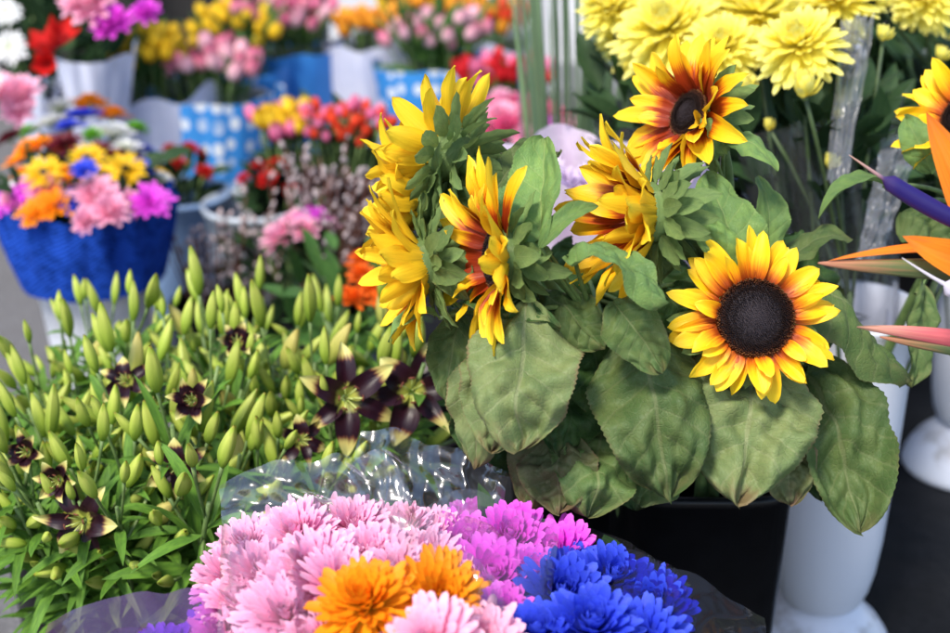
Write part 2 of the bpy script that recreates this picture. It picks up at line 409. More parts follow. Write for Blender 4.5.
# ------------------------------------------------------------------ sunflowers
def frame_to(C, D, spin=0):
    z = V3(D).normalized(); x = z.orthogonal().normalized(); y = z.cross(x)
    R = Matrix((x, y, z)).transposed().to_4x4() @ Matrix.Rotation(spin, 4, 'Z')
    return Matrix.Translation(C) @ R
def sun_petals(R, rd, n, elev, red, spread=.25, fold=0., wid=1.0, wild=1.0):
    mb = MB()
    for lay in range(3):
        nn = int(n * (1, .9, .35)[lay])
        for k in range(nn):
            az = 2 * math.pi * (k + .5 * (lay % 2) + .33 * (lay == 2)) / nn + U(-.09, .09)
            el = math.radians(elev + (-8, 4, 18)[lay] + U(-12, 13)) 
            L = (R - rd) * (1.06, .98, .66)[lay] * U(.84, 1.14) + rd * .12
            rr = rd * .93
            b = V3((rr * math.cos(az), rr * math.sin(az), -.003 + .0015 * lay))
            az2 = az + U(-.2, .2)
            d = V3((math.cos(az2) * math.cos(el), math.sin(az2) * math.cos(el), math.sin(el)))
            nv_ = V3((-math.cos(az2) * math.sin(el), -math.sin(az2) * math.sin(el), math.cos(el)))
            tip = b + d * L + nv_ * L * U(-.22, .30)
            ctrl = b + d * L * .5 + nv_ * L * U(-.02, .22)
            blade(mb, b, ctrl, tip, nv_, U(.0180, .0240) * wid * (1, 1, .8)[lay], sh_petal, 12, 7, cup=U(.05, .45), fold=U(0, .3), twist=U(-.45, .45) * wild if rng.random() < .8 else U(-1.3, 1.3),
                  tw0=U(-.25, .25), rip=U(0, .09), ripn=U(.8, 1.8), groove=.02, edgew=.07)
    return mb
def sun_disc(rd, dark=True):
    mb = MB(); N = 1500
    mb.lathe([(.0001, rd * .24), (rd * .5, rd * .17), (rd * .8, rd * .06), (rd, -.004), (rd * .98, -.008)], seg=28)
    for k in range(N):
        f = (k + .5) / N; r = rd * math.sqrt(f); a = k * 2.39996
        z = rd * (.30 - .22 * f - .08 * f ** 4) + (.0008 if f < .3 else .0018 * (1.0 + .5 * math.sin(f * 20)))
        s_ = rd * .022 * (.7 + .5 * f)
        h = rd * (.02 + .03 * (f > .35) * U(.6, 1.2) + .07 * (f > .84) * U(.5, 1.5))
        jt = rd * .012; b = V3((r * math.cos(a) + U(-jt, jt), r * math.sin(a) + U(-jt, jt), z - .002 + (rd * .10 * math.exp(-(f / .05) ** 1.0))))
        mb.tube([b, b + V3((U(-.3, .3) * s_, U(-.3, .3) * s_, h + .001))], [s_, s_ * .55], 5, 0, r=max(0, min(1, f + U(-.12, .12))))
    return mb
def sun_bracts(rd, R):
    mb = MB()
    mb.lathe([(rd * 1.02, .0), (rd * 1.04, -.006), (rd * .85, -.014), (rd * .45, -.022), (.006, -.027)], seg=24)
    for lay in range(3):
        nn = (15, 13, 10)[lay]
        for k in range(nn):
            az = 2 * math.pi * (k + lay * .4) / nn + U(-.1, .1); el = math.radians((0, -14, -38)[lay] + U(-16, 14))
            b = V3((rd * (.95, .8, .5)[lay] * math.cos(az), rd * (.95, .8, .5)[lay] * math.sin(az), (-.006, -.013, -.019)[lay]))
            d = V3((math.cos(az) * math.cos(el), math.sin(az) * math.cos(el), math.sin(el)))
            nn_ = V3((math.cos(az) * math.sin(el), math.sin(az) * math.sin(el), -math.cos(el)))
            L = U(.024, .040)
            blade(mb, b, b + d * L * .5 + nn_ * L * .1, b + d * L + nn_ * L * U(-.1, .45), nn_, U(.013, .019), sh_heart, 8, 5, cup=-.3, rip=.05)
    return mb
BK = Wz(699, 458, .40)   # bucket axis at rim height
class Sun: pass
def sunflower(px, py, d, face, R, rd, red, label, foot, mid=None, n=21, elev=12, wid=1.0):
    s = Sun(); C = W(px, py, d); D = camv(*face)
    root = thing('sunflower', label, 'sunflower', foot, 'sunflowers'); s.root = root
    Mx = frame_to(C, D, U(0, 6))
    mats = M_sunred if red else M_sun
    mb = MB(); mb.add(sun_petals(R, rd, n, elev, red, wid=wid), Mx); mb.build('petals', mats, root)
    mb = MB(); mb.add(sun_disc(rd), Mx); mb.build('seed_disc', M_disc, root)
    mb = MB(); mb.add(sun_bracts(rd, R), Mx); mb.build('bracts', M_bract, root)
    back = C - D * .024; f = V3(foot)
    c1 = back - D * .07 + V3((0, 0, -.02)); rim = BK if mid is None else mid
    c2 = V3((rim.x * .6 + back.x * .4, rim.y * .6 + back.y * .4, rim.z * .5 + back.z * .5))
    s.pts = cbez(f, V3((rim.x, rim.y, rim.z * .9)) * .6 + c2 * .4, c1, back, 24)
    mb = MB(); mb.tube(s.pts, [.0062 - .0014 * math.sin(i / 23 * 1.6) for i in range(22)] + [.006, .010], 9)
    mb.build('stem', M_stem, root)
    return s
def sleaf(s, b, t_, wpx, mi, nrm=(0, .75, .65), sag=.0, fold=.15, cup=-.15, lift=.02, quilt=.0024, twist=0., nv=6.5, lobe=.10, rip=.04, label=None, tw0=0):
    B = W(*b); T = W(*t_); N = camv(*nrm)
    wd = wpx * 1.10 * (b[2] + t_[2]) / 2 / FPX; quilt *= 1.5
    ctrl = (B + T) * .5 + N * lift * 1.0 + V3((0, 0, sag))
    mb = MB(); rv = rng.random()
    blade(mb, B, ctrl, T, N, wd, sh_heart, 60, 21, cup=cup + U(-.15, .15), fold=fold + U(-.08, .15), twist=twist + U(-.22, .22), rip=rip + .03, ripn=1.6, serr=.028, lobe=lobe, quilt=quilt * min(1, wd / .09), nv=nv, edgew=.10, r=rv, tw0=tw0)
    # petiole joins the nearest piece of the stem
    best = min(s.pts[:17], key=lambda p: (p - (B + V3((0, 0, -.03)))).length + (0 if p.z > .38 else 9))
    o = mb.build('leaf', M_leaf[mi], s.root, label=label)
    mb = MB(); mid = (B + best) * .5 + V3((0, 0, .012)) - (T - B).normalized() * .01
    mb.tube(bez(best, mid, B + (T - B) * .02, 9), [.0028, .0026, .0024, .0022, .002, .002, .002, .0018, .0016], 6)
    pt = put('petiole', mb.mesh('petiole', M_stem, True, tuple(s.root.location)), o)
    return o
def ft(dx, dy): return (BK.x + dx, BK.y + dy, .035)
V1 = Wz(820, 600, .078); V1 = V3((V1.x, V1.y, 0))      # pedestal vase
A = sunflower(755, 318, 1.19, (.03, 1, .10), .066, .0315, False, 'open sunflower facing the camera with round dark brown centre in front of white vase', ft(.03, .02), n=20, elev=4, wid=1.0)
B_ = sunflower(497, 258, 1.17, (-.95, .31, .0), .078, .024, True, 'red ringed sunflower turned left with its lowest petals hanging over pale leaf', ft(-.03, -.02), n=17, elev=26, wid=1.12)
C1 = sunflower(446, 152, 1.25, (-.62, -.40, .42), .070, .024, False, 'sunflower seen from behind at the top left of the sunflowers with one upright petal', ft(-.04, .03), n=14, elev=24, wid=1.15)
C2 = sunflower(418, 198, 1.27, (-.97, .05, .10), .074, .024, False, 'sunflower in side view turned left just below the one seen from behind', ft(-.02, .04), n=16, elev=42, wid=1.15)
C3 = sunflower(420, 266, 1.22, (-.92, .16, -.25), .072, .022, True, 'drooping sunflower in side view furthest left above the lily buds', ft(-.05, .0), n=16, elev=38, wid=1.15)
D_ = sunflower(645, 213, 1.19, (-.96, .26, -.04), .086, .024, True, 'red ringed sunflower facing left below lilac paper wrap in centre of the bunch', ft(0, .0), n=17, elev=46, wid=1.25)
E = sunflower(690, 114, 1.27, (-.76, .56, .26), .070, .021, True, 'red ringed sunflower right below the yellow chrysanthemums', ft(.01, .05), n=16, elev=26, wid=1.15)
F = sunflower(962, 118, 1.32, (-.62, .55, .30), .060, .02, False, 'sunflower at the right edge behind the orange bird of paradise sepal', (V1.x, V1.y, .13), mid=V3((V1.x, V1.y, .45)), n=17, elev=24)

sleaf(B_, (572, 252, 1.13), (664, 306, 1.10), 62, 2, (.1, .45, .9), .012, .1, -.3, lift=.02)
sleaf(B_, (541, 244, 1.16), (544, 138, 1.20), 62, 2, (-.5, .75, .3), 0, .55, 0, lift=.0, quilt=.0012)
sleaf(B_, (540, 248, 1.15), (598, 206, 1.15), 20, 2, (0, .8, .5), .004, .5, .2, quilt=.0005, lobe=0)
sleaf(B_, (470, 300, 1.2), (560, 330, 1.15), 40, 3, (0, .6, .8), .0, .2)
sleaf(A, (742, 272, 1.22), (704, 176, 1.25), 66, 2, (.35, .85, .3), 0, .25, -.1, lift=.01, quilt=.0014)
sleaf(A, (745, 275, 1.21), (690, 222, 1.2), 34, 2, (-.3, .7, .5), 0, .3)
sleaf(E, (768, 250, 1.28), (758, 176, 1.30), 36, 2, (.3, .8, .2), 0, .35, quilt=.001)
sleaf(E, (724, 142, 1.26), (777, 172, 1.24), 32, 2, (0, .7, .7), .006, .2, quilt=.001, lobe=.02)
sleaf(E, (716, 160, 1.26), (700, 120, 1.24), 26, 2, (.4, .7, .3), .004, .3, quilt=.001, lobe=.02)
sleaf(D_, (616, 306, 1.16), (663, 373, 1.15), 56, 0, (-.15, .9, .4), 0, .35, 0, tw0=-.2)
sleaf(D_, (640, 338, 1.20), (668, 500, 1.19), 112, 0, (-.05, .93, .35), 0, .1, -.3, lift=.03, quilt=.0032)
sleaf(A, (752, 362, 1.24), (737, 503, 1.20), 134, 1, (.05, .9, .42), 0, .05, -.25, lift=.035, quilt=.0036)
sleaf(A, (806, 372, 1.29), (860, 532, 1.25), 94, 0, (.3, .88, .3), 0, .2, -.1, lift=.03, quilt=.0034, twist=-.3)
sleaf(A, (800, 288, 1.27), (903, 386, 1.28), 76, 0, (.1, .8, .6), .01, .1, -.5, lift=.02, tw0=.5)
sleaf(A, (796, 368, 1.32), (850, 424, 1.31), 70, 3, (.2, .8, .4), 0, .2)
sleaf(E, (784, 262, 1.3), (852, 240, 1.3), 40, 0, (0, .5, .9), .004, .25, quilt=.001)
sleaf(B_, (528, 312, 1.17), (517, 452, 1.14), 106, 1, (-.1, .9, .42), 0, .15, -.3, lift=.03, quilt=.0030, lobe=.08)
sleaf(B_, (487, 352, 1.23), (477, 468, 1.22), 62, 1, (-.3, .9, .3), 0, .2, -.2, quilt=.002)
sleaf(C3, (462, 318, 1.27), (450, 403, 1.26), 46, 0, (-.3, .9, .2), 0, .25)
sleaf(C1, (545, 428, 1.25), (530, 511, 1.23), 58, 4, (-.2, .9, .3), 0, .2, -.3)
sleaf(C2, (606, 412, 1.25), (588, 518, 1.21), 92, 0, (-.1, .9, .35), 0, .2, -.3, quilt=.003, twist=.25)
sleaf(E, (622, 440, 1.29), (636, 508, 1.27), 70, 3, (.1, .9, .3), 0, .2)
sleaf(C1, (505, 430, 1.29), (515, 478, 1.28), 46, 3, (-.2, .9, .3), 0, .2)
sleaf(E, (555, 400, 1.3), (545, 470, 1.28), 64, 4, (-.2, .9, .3), 0, .15)
sleaf(C3, (440, 318, 1.22), (388, 342, 1.21), 22, 2, (0, .5, .9), .006, .4, quilt=.0006, lobe=0)
sleaf(C2, (455, 190, 1.24), (478, 262, 1.22), 46, 0, (-.3, .8, .4), 0, .2)
sleaf(C3, (440, 250, 1.22), (470, 300, 1.2), 44, 0, (-.3, .8, .4), 0, .2)
sleaf(C1, (492, 190, 1.25), (560, 150, 1.3), 44, 0, (0, .6, .8), .01, .2)
sleaf(F, (885, 186, 1.31), (818, 218, 1.29), 24, 2, (0, .45, .9), .012, .6, quilt=.0006, lobe=0)
sleaf(F, (920, 290, 1.36), (912, 388, 1.34), 44, 0, (.3, .8, .3), 0, .35, tw0=.4)
sleaf(F, (930, 170, 1.33), (905, 118, 1.33), 34, 2, (-.3, .8, .3), 0, .3, quilt=.001)
sleaf(F, (905, 215, 1.36), (950, 262, 1.36), 60, 0, (0, .8, .5), 0, .2)
sleaf(D_, (655, 226, 1.22), (700, 258, 1.21), 40, 0, (.1, .8, .5), 0, .3)
sleaf(D_, (668, 236, 1.24), (640, 290, 1.24), 44, 0, (.1, .8, .5), 0, .3)
for (b, t_, w_, mi, s_) in [((505, 350, 1.21), (490, 448, 1.19), 84, 1, B_), ((575, 372, 1.24), (560, 455, 1.22), 80, 3, C1), ((560, 440, 1.23), (560, 512, 1.21), 74, 4, B_), ((588, 330, 1.24), (612, 420, 1.22), 76, 3, D_),
                            ((690, 380, 1.27), (700, 470, 1.25), 90, 0, A), ((830, 400, 1.31), (820, 500, 1.29), 84, 3, A), ((700, 300, 1.26), (690, 380, 1.25), 70, 0, A), ((655, 440, 1.25), (640, 506, 1.23), 64, 0, D_), ((780, 430, 1.26), (790, 505, 1.24), 60, 4, A),
                            ((540, 300, 1.22), (600, 350, 1.20), 60, 0, B_), ((660, 290, 1.22), (700, 340, 1.21), 50, 3, A), ((470, 400, 1.27), (470, 455, 1.26), 50, 3, B_)]:
    sleaf(s_, b, t_, w_, mi, (U(-.3, .3), .9, U(.1, .5)), 0, .2, -.25, quilt=.003, twist=U(-.3, .3))
for k in range(60):
    s = rng.choice([A, B_, C1, C2, D_, E])
    x, y = U(500, 800), U(235, 400)
    sleaf(s, (x, y, 1.38), (x + U(-40, 40), y + U(60, 100), 1.36), U(60, 90), rng.choice([0, 3, 3, 3]), (U(-.4, .4), .8, U(0, .5)), 0, .2)

# black bucket
def bucket_prof(r0, r1, h, th=.003, rim=.004):
    return [(.0005, .002), (r0 * .96, .002), (r0, .006), (r0 + (r1 - r0) * .5, h * .5), (r1, h - .012), (r1 + rim, h - .010), (r1 + rim, h), (r1 - th, h), (r1 - th, h - .01), (r0 - th + (r1 - r0) * .5, h * .5), (r0 - th, .01), (.0005, .01)]
def bucket(name, label, cat, c, r0, r1, h, mat_, group=None, water=True, sq=None):
    root = thing(name, label, cat, (c[0], c[1], 0), group)
    mb = MB(); mb.lathe(bucket_prof(r0, r1, h), c=(c[0], c[1], 0.004), seg=96 if sq else 48, rip=(lambda t, a, rr, z: (rr * .93 / (abs(math.cos(a)) ** sq + abs(math.sin(a)) ** sq) ** (1 / sq), z)) if sq else None); mb.build('shell', mat_, root)
    if water:
        mb = MB(); mb.lathe([(.0005, h * .45), (r0 + (r1 - r0) * .45 - .003, h * .45)], c=(c[0], c[1], 0), seg=32)
        mb.build('water', plain('bucket_water', (.012, .018, .012), .08, .1), root)
    return root
bucket('flower_bucket', 'tall black plastic bucket holding the sunflowers', 'bucket', BK, .076, .092, .40, M_black, sq=4.0)

# ------------------------------------------------------------------ white pedestal vases
def pedestal_vase(c, label, s=1.0, h=.46):
    root = thing('pedestal_vase', label, 'vase', (c.x, c.y, 0), 'white pedestal vases')
    cc = (c.x, c.y, .006)
    mb = MB(); mb.lathe([(.0005, 0), (.088 * s, 0), (.092 * s, .006), (.090 * s, .014), (.084 * s, .030), (.073 * s, .047), (.060 * s, .060), (.050 * s, .070), (.0405 * s, .076)], c=cc, seg=64)
    mb.build('foot', M_white, root)
    mb = MB(); H = h
    prof = [(.0400 * s, .075), (.048 * s, .082), (.055 * s, .10), (.060 * s, .125), (.0645 * s, .17), (.067 * s, .23), (.070 * s, .32), (.072 * s, .40), (.074 * s, H - .012), (.078 * s, H - .006), (.077 * s, H), (.071 * s, H - .002), (.068 * s, .36), (.060 * s, .16), (.0005, .12)]
    mb.lathe(prof, c=cc, seg=64); mb.build('body', M_white, root)
    return root
pedestal_vase(V1, 'white pedestal vase with dirt streak on its foot right of the black bucket')
V2 = Wz(964, 458, .02); V2 = V3((V2.x, V2.y, 0))
pedestal_vase(V2, 'white pedestal vase at the right edge standing further back', 1.0)

# ------------------------------------------------------------------ bird of paradise
M_or = petal_mat('paradise_sepal', [(0, (.62, .10, .01)), (.4, (.85, .17, .008)), (.8, (.92, .26, .015)), (1, (.80, .20, .03))], .35, .3, .16, .4, bands=22)
M_blue = petal_mat('paradise_tongue', [(0, (.018, .010, .085)), (.72, (.02, .012, .11)), (.80, (.04, .02, .10)), (.84, (.35, .2, .2)), (1, (.5, .3, .22))], .04, .05, .1, .3)
M_blue2 = petal_mat('paradise_tongue_pale_tip', [(0, (.03, .015, .12)), (.42, (.035, .02, .15)), (.5, (.55, .5, .6)), (1, (.75, .68, .68))], .04, .05, .1, .3)
M_sp1 = petal_mat('paradise_spathe', [(0, (.07, .11, .04)), (.6, (.10, .13, .05)), (.85, (.34, .16, .08)), (1, (.42, .17, .10))], .28, .05, .2, .4, bands=16)
M_sp2 = petal_mat('paradise_spathe_pink', [(0, (.45, .06, .07)), (.6, (.60, .12, .13)), (.9, (.55, .25, .18)), (1, (.16, .10, .06))], .28, .05, .2, .4, bands=16)
def horn(mb, a, b, r, flat=.5, up=(0, 0, 1), sag=0., n=18, mi=0):
    a, b = V3(a), V3(b); ax = (b - a).normalized(); sd = ax.cross(V3(up)).normalized(); u_ = sd.cross(ax)
    rows = []
    for i in range(n):
        t = i / (n - 1); p = a.lerp(b, t) + V3((0, 0, sag * 4 * t * (1 - t)))
        rr = r * (1 - t) ** .75 * (1 - .3 * (1 - t) ** 6) + .0006
        rows.append([list(p + (u_ * math.cos(x) * rr + sd * math.sin(x) * rr * flat) * (1 + .10 * mnoise.noise(V3((math.cos(x) * 2.5, math.sin(x) * 2.5, t * 3))) - .22 * max(0, math.cos(x)) ** 8 * (1 - t))) for x in [2 * math.pi * j / 28 for j in range(29)]])
    mb.grid(rows, mi)
foot = (V2.x + .01, V2.y - .02, .13)
bp = thing('bird_of_paradise', 'orange bird of paradise flower with dark blue tongues at the right edge', 'flower', foot, 'bird of paradise flowers')
mb = MB(); horn(mb, W(1030, 268, 1.15), W(818, 263, 1.10), .0135, .6, sag=-.002); mb.build('spathe', M_sp1, bp)
mb = MB(); blade(mb, W(1010, 256, 1.14), W(940, 246, 1.13), W(828, 261, 1.10), camv(0, .4, .9), .019, sh_lance, 14, 5, fold=.5); mb.build('sepal', M_or, bp)
for (b, c_, t_, w_) in [((1010, 262, 1.14), (972, 215, 1.12), (926, 112, 1.11), .040), ((1015, 262, 1.14), (975, 200, 1.16), (962, 150, 1.16), .05), ((1015, 275, 1.13), (960, 272, 1.11), (902, 236, 1.10), .032)]:
    mb = MB(); blade(mb, W(*b), W(*c_), W(*t_), camv(-.2, .9, .2), w_, sh_lance, 16, 7, fold=.55, rip=.02); mb.build('sepal', M_or, bp)
def tongue(b, t_, r, mat_, k=.22):
    mb = MB(); a = W(*b); e = W(*t_); n = 26; ax = (e - a).normalized(); sd = ax.cross(V3((0, 0, 1))).normalized(); u_ = sd.cross(ax); rows = []
    for i in range(n):
        t = i / (n - 1)
        rr = r * (.55 + .6 * math.sin(min(1, t / .8) * math.pi * .75)) if t < 1 - k else r * .20 * (1 - (t - (1 - k)) / k) ** .8 + .0003
        p = a.lerp(e, t) + V3((0, 0, -.006 * math.sin(t * 3.14)))
        rows.append([list(p + u_ * math.cos(x) * rr * (1 - .25 * abs(math.sin(x)) ** 4) + sd * math.sin(x) * rr * .6) for x in [2 * math.pi * j / 14 for j in range(15)]])
    mb.grid(rows); mb.build('tongue', mat_, bp)
tongue((1020, 248, 1.12), (849, 155, 1.10), .0062, M_blue, .20)
tongue((1020, 310, 1.11), (902, 258, 1.08), .0062, M_blue2, .36)
mb = MB(); mb.tube(cbez(V3(foot), V3(foot) + V3((.02, 0, .3)), W(1060, 330, 1.2), W(1028, 268, 1.15), 18), .008, 10); mb.build('stem', M_stem, bp)
foot = (V2.x - .02, V2.y - .01, .13)
bq = thing('bird_of_paradise', 'closed pink bird of paradise beak below the orange one at the right edge', 'flower', foot, 'bird of paradise flowers')
mb = MB(); horn(mb, W(1040, 352, 1.2), W(857, 327, 1.14), .012, .6, sag=.002); mb.build('spathe', M_sp2, bq)
mb = MB(); horn(mb, W(1042, 358, 1.205), W(880, 337, 1.15), .0095, .7, sag=-.002); mb.build('spathe', M_sp1, bq)
mb = MB(); mb.tube(cbez(V3(foot), V3(foot) + V3((.02, 0, .25)), W(1080, 420, 1.25), W(1036, 354, 1.2), 18), .008, 10); mb.build('stem', M_stem, bq)

# ------------------------------------------------------------------ chrysanthemum blooms
def chrys(R, n=140, wid=.2, e0=86, e1=-15, curl=.18, shape=sh_spoon, nl=5, nm=3, pw=.9, cup=.5, grow=.5, jit=8):
    mb = MB()
    for k in range(n):
        f = (k + .5) / n; az = k * 2.39996 + U(-.1, .1)
        el = math.radians(e0 + (e1 - e0) * f ** pw + U(-jit, jit)); L = R * (.42 + .58 * f ** grow) * U(.88, 1.1)
        b = V3((math.cos(az), math.sin(az), 0)) * (R * .16 * f) + V3((0, 0, R * .12 * (1 - f)))
        d = V3((math.cos(az) * math.cos(el), math.sin(az) * math.cos(el), math.sin(el)))
        nv_ = V3((-math.cos(az) * math.sin(el), -math.sin(az) * math.sin(el), math.cos(el)))
        blade(mb, b, b + d * L * .55 - nv_ * L * curl * .7, b + d * L + nv_ * L * curl, nv_, R * wid * U(.85, 1.15), shape, nl, nm, cup=cup, twist=U(-.25, .25), mi=0, tipd=shape is sh_spoon)
    mb.lathe([(R * .14, -.02 * R), (R * .12, -.14 * R), (.08 * R, -.2 * R)], seg=8, mi=1)
    return mb
def bloomset(key, mats, cnt, **kw):
    return [chrys(**kw).mesh('bloom_' + key, mats) for _ in range(cnt)]
def pm(name, a, b, c=None, **kw):
    st = [(0, a), (.45, b), (1, c or b)]
    return petal_mat(name, st, kw.pop('streak', .08), kw.pop('trans', .35), kw.pop('var', .2), **kw)
P_pink = pm('pink_petal', (.80, .18, .42), (.92, .42, .64), (.95, .64, .80), var=.12)
P_pink2 = pm('soft_pink_petal', (.80, .22, .38), (.93, .44, .60), (.95, .62, .74), var=.1)
P_mag = pm('magenta_petal', (.50, .01, .40), (.78, .06, .70), (.86, .20, .80), var=.12)
P_blue = pm('blue_petal', (.01, .01, .20), (.03, .06, .62), (.08, .14, .80))
P_viol = pm('violet_petal', (.12, .03, .40), (.25, .10, .70), (.35, .18, .8))
P_or = pm('orange_petal', (.80, .30, .01), (.92, .28, .006), (.95, .36, .01))
P_yel = pm('lemon_petal', (.90, .74, .06), (.96, .87, .16), (.96, .90, .32), trans=.45, var=.1)
P_yel2 = pm('golden_petal', (.6, .3, .01), (.85, .52, .01), (.9, .6, .02))
P_white = pm('white_petal', (.6, .65, .4), (.82, .82, .80), (.85, .85, .84))
P_grn = pm('green_petal', (.10, .25, .02), (.16, .42, .03), (.2, .5, .05))
P_mar = pm('maroon_petal', (.10, .005, .01), (.14, .008, .02), (.18, .02, .03))
P_red = pm('red_petal', (.35, .01, .01), (.62, .012, .012), (.70, .03, .02))
P_coral = pm('coral_petal', (.55, .05, .02), (.78, .07, .02), (.85, .14, .04))
P_rose = pm('rose_petal', (.45, .04, .12), (.74, .09, .25), (.80, .22, .36))
P_lil = pm('lilac_petal', (.55, .42, .62), (.74, .60, .80), (.82, .72, .86))
def orient(p, tiltr=.4, toward=.35):
    d = V3((U(-tiltr, tiltr), -toward + U(-tiltr, tiltr) * .6, 1)).normalized()
    return frame_to(p, d, U(0, 6.28))
def bloom_at(name, me, root, p, M=None, s=1.0):
    M = orient(p) if M is None else M
    M = Matrix.Translation(-V3(root.location)) @ M @ Matrix.Diagonal((s * U(.9, 1.1), s * U(.9, 1.1), s * U(.85, 1.15), 1))
    return put(name, me, root, mat=M)
def foliage(root, c, r, z0, z1, n, mat_, L=.05, Wd=.014, name='foliage', seed=0, shape=sh_lance, stems=None, out=.6, sm=None):
    """stems + leaves of a bunch, one mesh"""
    mb = MB()
    for k in range(n):
        a = U(0, 6.28); rr = r * math.sqrt(rng.random()); z = U(z0, z1)
        f = .35 + .65 * (z - z0) / (z1 - z0 + 1e-6)
        p = V3((c[0] + rr * f * math.cos(a), c[1] + rr * f * math.sin(a), z))
        d = V3((math.cos(a) * out + U(-.5, .5), math.sin(a) * out + U(-.5, .5), U(.1, 1.1))).normalized()
        l = L * U(.6, 1.3); nn = V3((U(-.4, .4), U(-.8, .2), 1))
        blade(mb, p, p + d * l * .5 + V3((0, 0, l * .12)), p + d * l, nn, Wd * U(.7, 1.3), shape, 6, 3, fold=.3, twist=U(-.6, .6))
    for (a_, b_) in (stems or []):
        mb.tube(bez(V3(a_), (V3(a_) + V3(b_)) * .5 + V3((U(-.01, .01), U(-.01, .01), .02)), V3(b_), 6), .0022, 5, mi=1)
    return mb.build(name, [mat_, sm or M_stem], root)

def sheet(mb, c00, c01, c11, c10, nx=40, ny=30, bulge=(0, 0, 0), amp=.006, sc_=18, seed=0, edge=0):
    """crumpled film: c00-c01 bottom edge, c10-c11 top edge"""
    c00, c01, c11, c10, bulge = map(V3, (c00, c01, c11, c10, bulge))
    N = (c01 - c00).cross(c10 - c00).normalized(); P = []; fr_ = random.Random(seed)
    fl_ = [(fr_.uniform(0, 3.14), fr_.uniform(.10, .38) * sc_, fr_.random(), fr_.uniform(.5, 1) / (1 + k_ * .35)) for k_ in range(7)]
    for i in range(ny):
        t = i / (ny - 1); row = []
        for j in range(nx):
            u = j / (nx - 1); p = c00.lerp(c01, u).lerp(c10.lerp(c11, u), t)
            p = p + bulge * (4 * u * (1 - u)) * (.3 + .7 * t)
            nn = mnoise.noise(V3((u * sc_ * .3 + seed, t * sc_ * .15, seed))) ; n2 = abs(mnoise.noise(V3((u * sc_ * .45 + t * 3 + seed, t * sc_ * .35 - u * 2, seed + 9)))) * -1.6
            wx, wy = u * (c01 - c00).length * 6, t * (c10 - c00).length * 6; wx += .12 * mnoise.noise(V3((u * 3, t * 3, seed)))
            u_e = t * t; fo = sum(a_ * (abs(((wx * math.cos(g_) + wy * math.sin(g_)) * f_ + o_) % 1 - .5) - .25) for g_, f_, o_, a_ in fl_)
            row.append(list(p + N * (nn * amp * 1.2 + fo * amp * 1.1) + (c10 - c00) * (.07 * u_e * mnoise.noise(V3((u * 4, seed, 1.5))))))
        P.append(row)
    mb.grid(P)
def cone_wrap(mb, c, z0, z1, r0, r1, a0=0, a1=6.283, n=70, k=26, amp=.10, seed=0, topw=.03, lean=(0, 0)):
    """conical wrap with pleats; angles allow an open front"""
    P = []
    for i in range(k):
        t = i / (k - 1); row = []
        for j in range(n):
            a = a0 + (a1 - a0) * j / (n - 1)
            nz = mnoise.noise(V3((math.cos(a) * 3 + seed, math.sin(a) * 3, t * 1.2))) + .9 * abs(mnoise.noise(V3((math.cos(a) * 5 + seed, math.sin(a) * 5, t * 1.2 + 5))))
            r = (r0 + (r1 - r0) * t ** .85) * (1 + amp * nz * (.3 + t))
            z = z0 + (z1 - z0) * t + topw * t * t * mnoise.noise(V3((a * 1.3 + seed, 2.2, 1)))
            row.append([c[0] + r * math.cos(a) + lean[0] * t, c[1] + r * math.sin(a) + lean[1] * t, z])
        P.append(row)
    mb.grid(P)

# --- foreground bouquets
pinkset = bloomset('pink', [P_pink, M_stem], 4, R=.034, n=230, wid=.17, e1=-32, curl=.05, nl=7, jit=15, cup=.35)
softset = bloomset('soft', [P_pink2, M_stem], 2, R=.038, n=125, wid=.25, e1=-20, curl=.1, nl=6)
magset = bloomset('magenta', [P_mag, M_stem], 3, R=.035, n=140, wid=.26, e1=-25, curl=.12, nl=6)
bluset = bloomset('blue', [P_blue, M_stem], 3, R=.034, n=125, wid=.27, e1=-25, curl=.14, nl=6)
orset = bloomset('orange', [petal_mat('orange_mum_petal', [(0, (.5, .45, .03)), (.3, (.85, .36, .01)), (1, (.93, .27, .006))], .1, .35), M_stem], 2, R=.032, n=120, wid=.22, e1=-12, e0=70, curl=.12, nl=6, grow=.9)
violset = bloomset('violet', [P_viol, M_stem], 1, R=.034, n=100, wid=.26, e1=-25, nl=5)
def bouquet(name, label, cx, foot_px, blooms, z0=.05, group=None, wrapf=None, leafz=.40, r=.09):
    foot = Wz(foot_px[0], foot_px[1], 0)
    root = thing(name, label, 'bouquet', (foot.x, foot.y, .012), group)
    stems = []; C = V3((0, 0, 0))
    for (me, x, y, z, s) in blooms:
        p = Wz(x, y, z); C += p
        bloom_at('bloom', me, root, p, orient(p, .3, .45), s)
        stems.append(((foot.x + (p.x - foot.x) * .15, foot.y + (p.y - foot.y) * .15, z0), tuple(p - V3((0, 0, .006)))))
    C /= len(blooms)
    foliage(root, C, r, leafz - .12, leafz + .05, 90, M_dkleaf, .055, .022, stems=stems)
    return root, foot, C
pk = rng.choice
bl = [(pinkset[i % 4], x, y + (34 if y < 550 else 20), z, s) for i, (x, y, z, s) in enumerate([
    (250, 520, .48, 1.0), (300, 508, .49, 1.05), (352, 500, .485, 1.0), (405, 503, .475, .95), (262, 560, .49, 1.0), (318, 540, .505, 1.1), (372, 532, .50, 1.05),
    (428, 532, .485, .95), (285, 600, .495, 1.05), (340, 570, .51, 1.0), (240, 590, .475, .9), (395, 558, .505, .9), (320, 628, .49, .9), (455, 560, .48, .8), (268, 645, .47, 1), (278, 512, .47, 1), (328, 500, .475, 1), (380, 505, .47, 1), (430, 508, .465, 1), (232, 548, .47, 1), (345, 548, .50, 1), (295, 572, .495, 1), (400, 535, .49, 1), (300, 630, .48, 1), (228, 620, .46, 1)])]
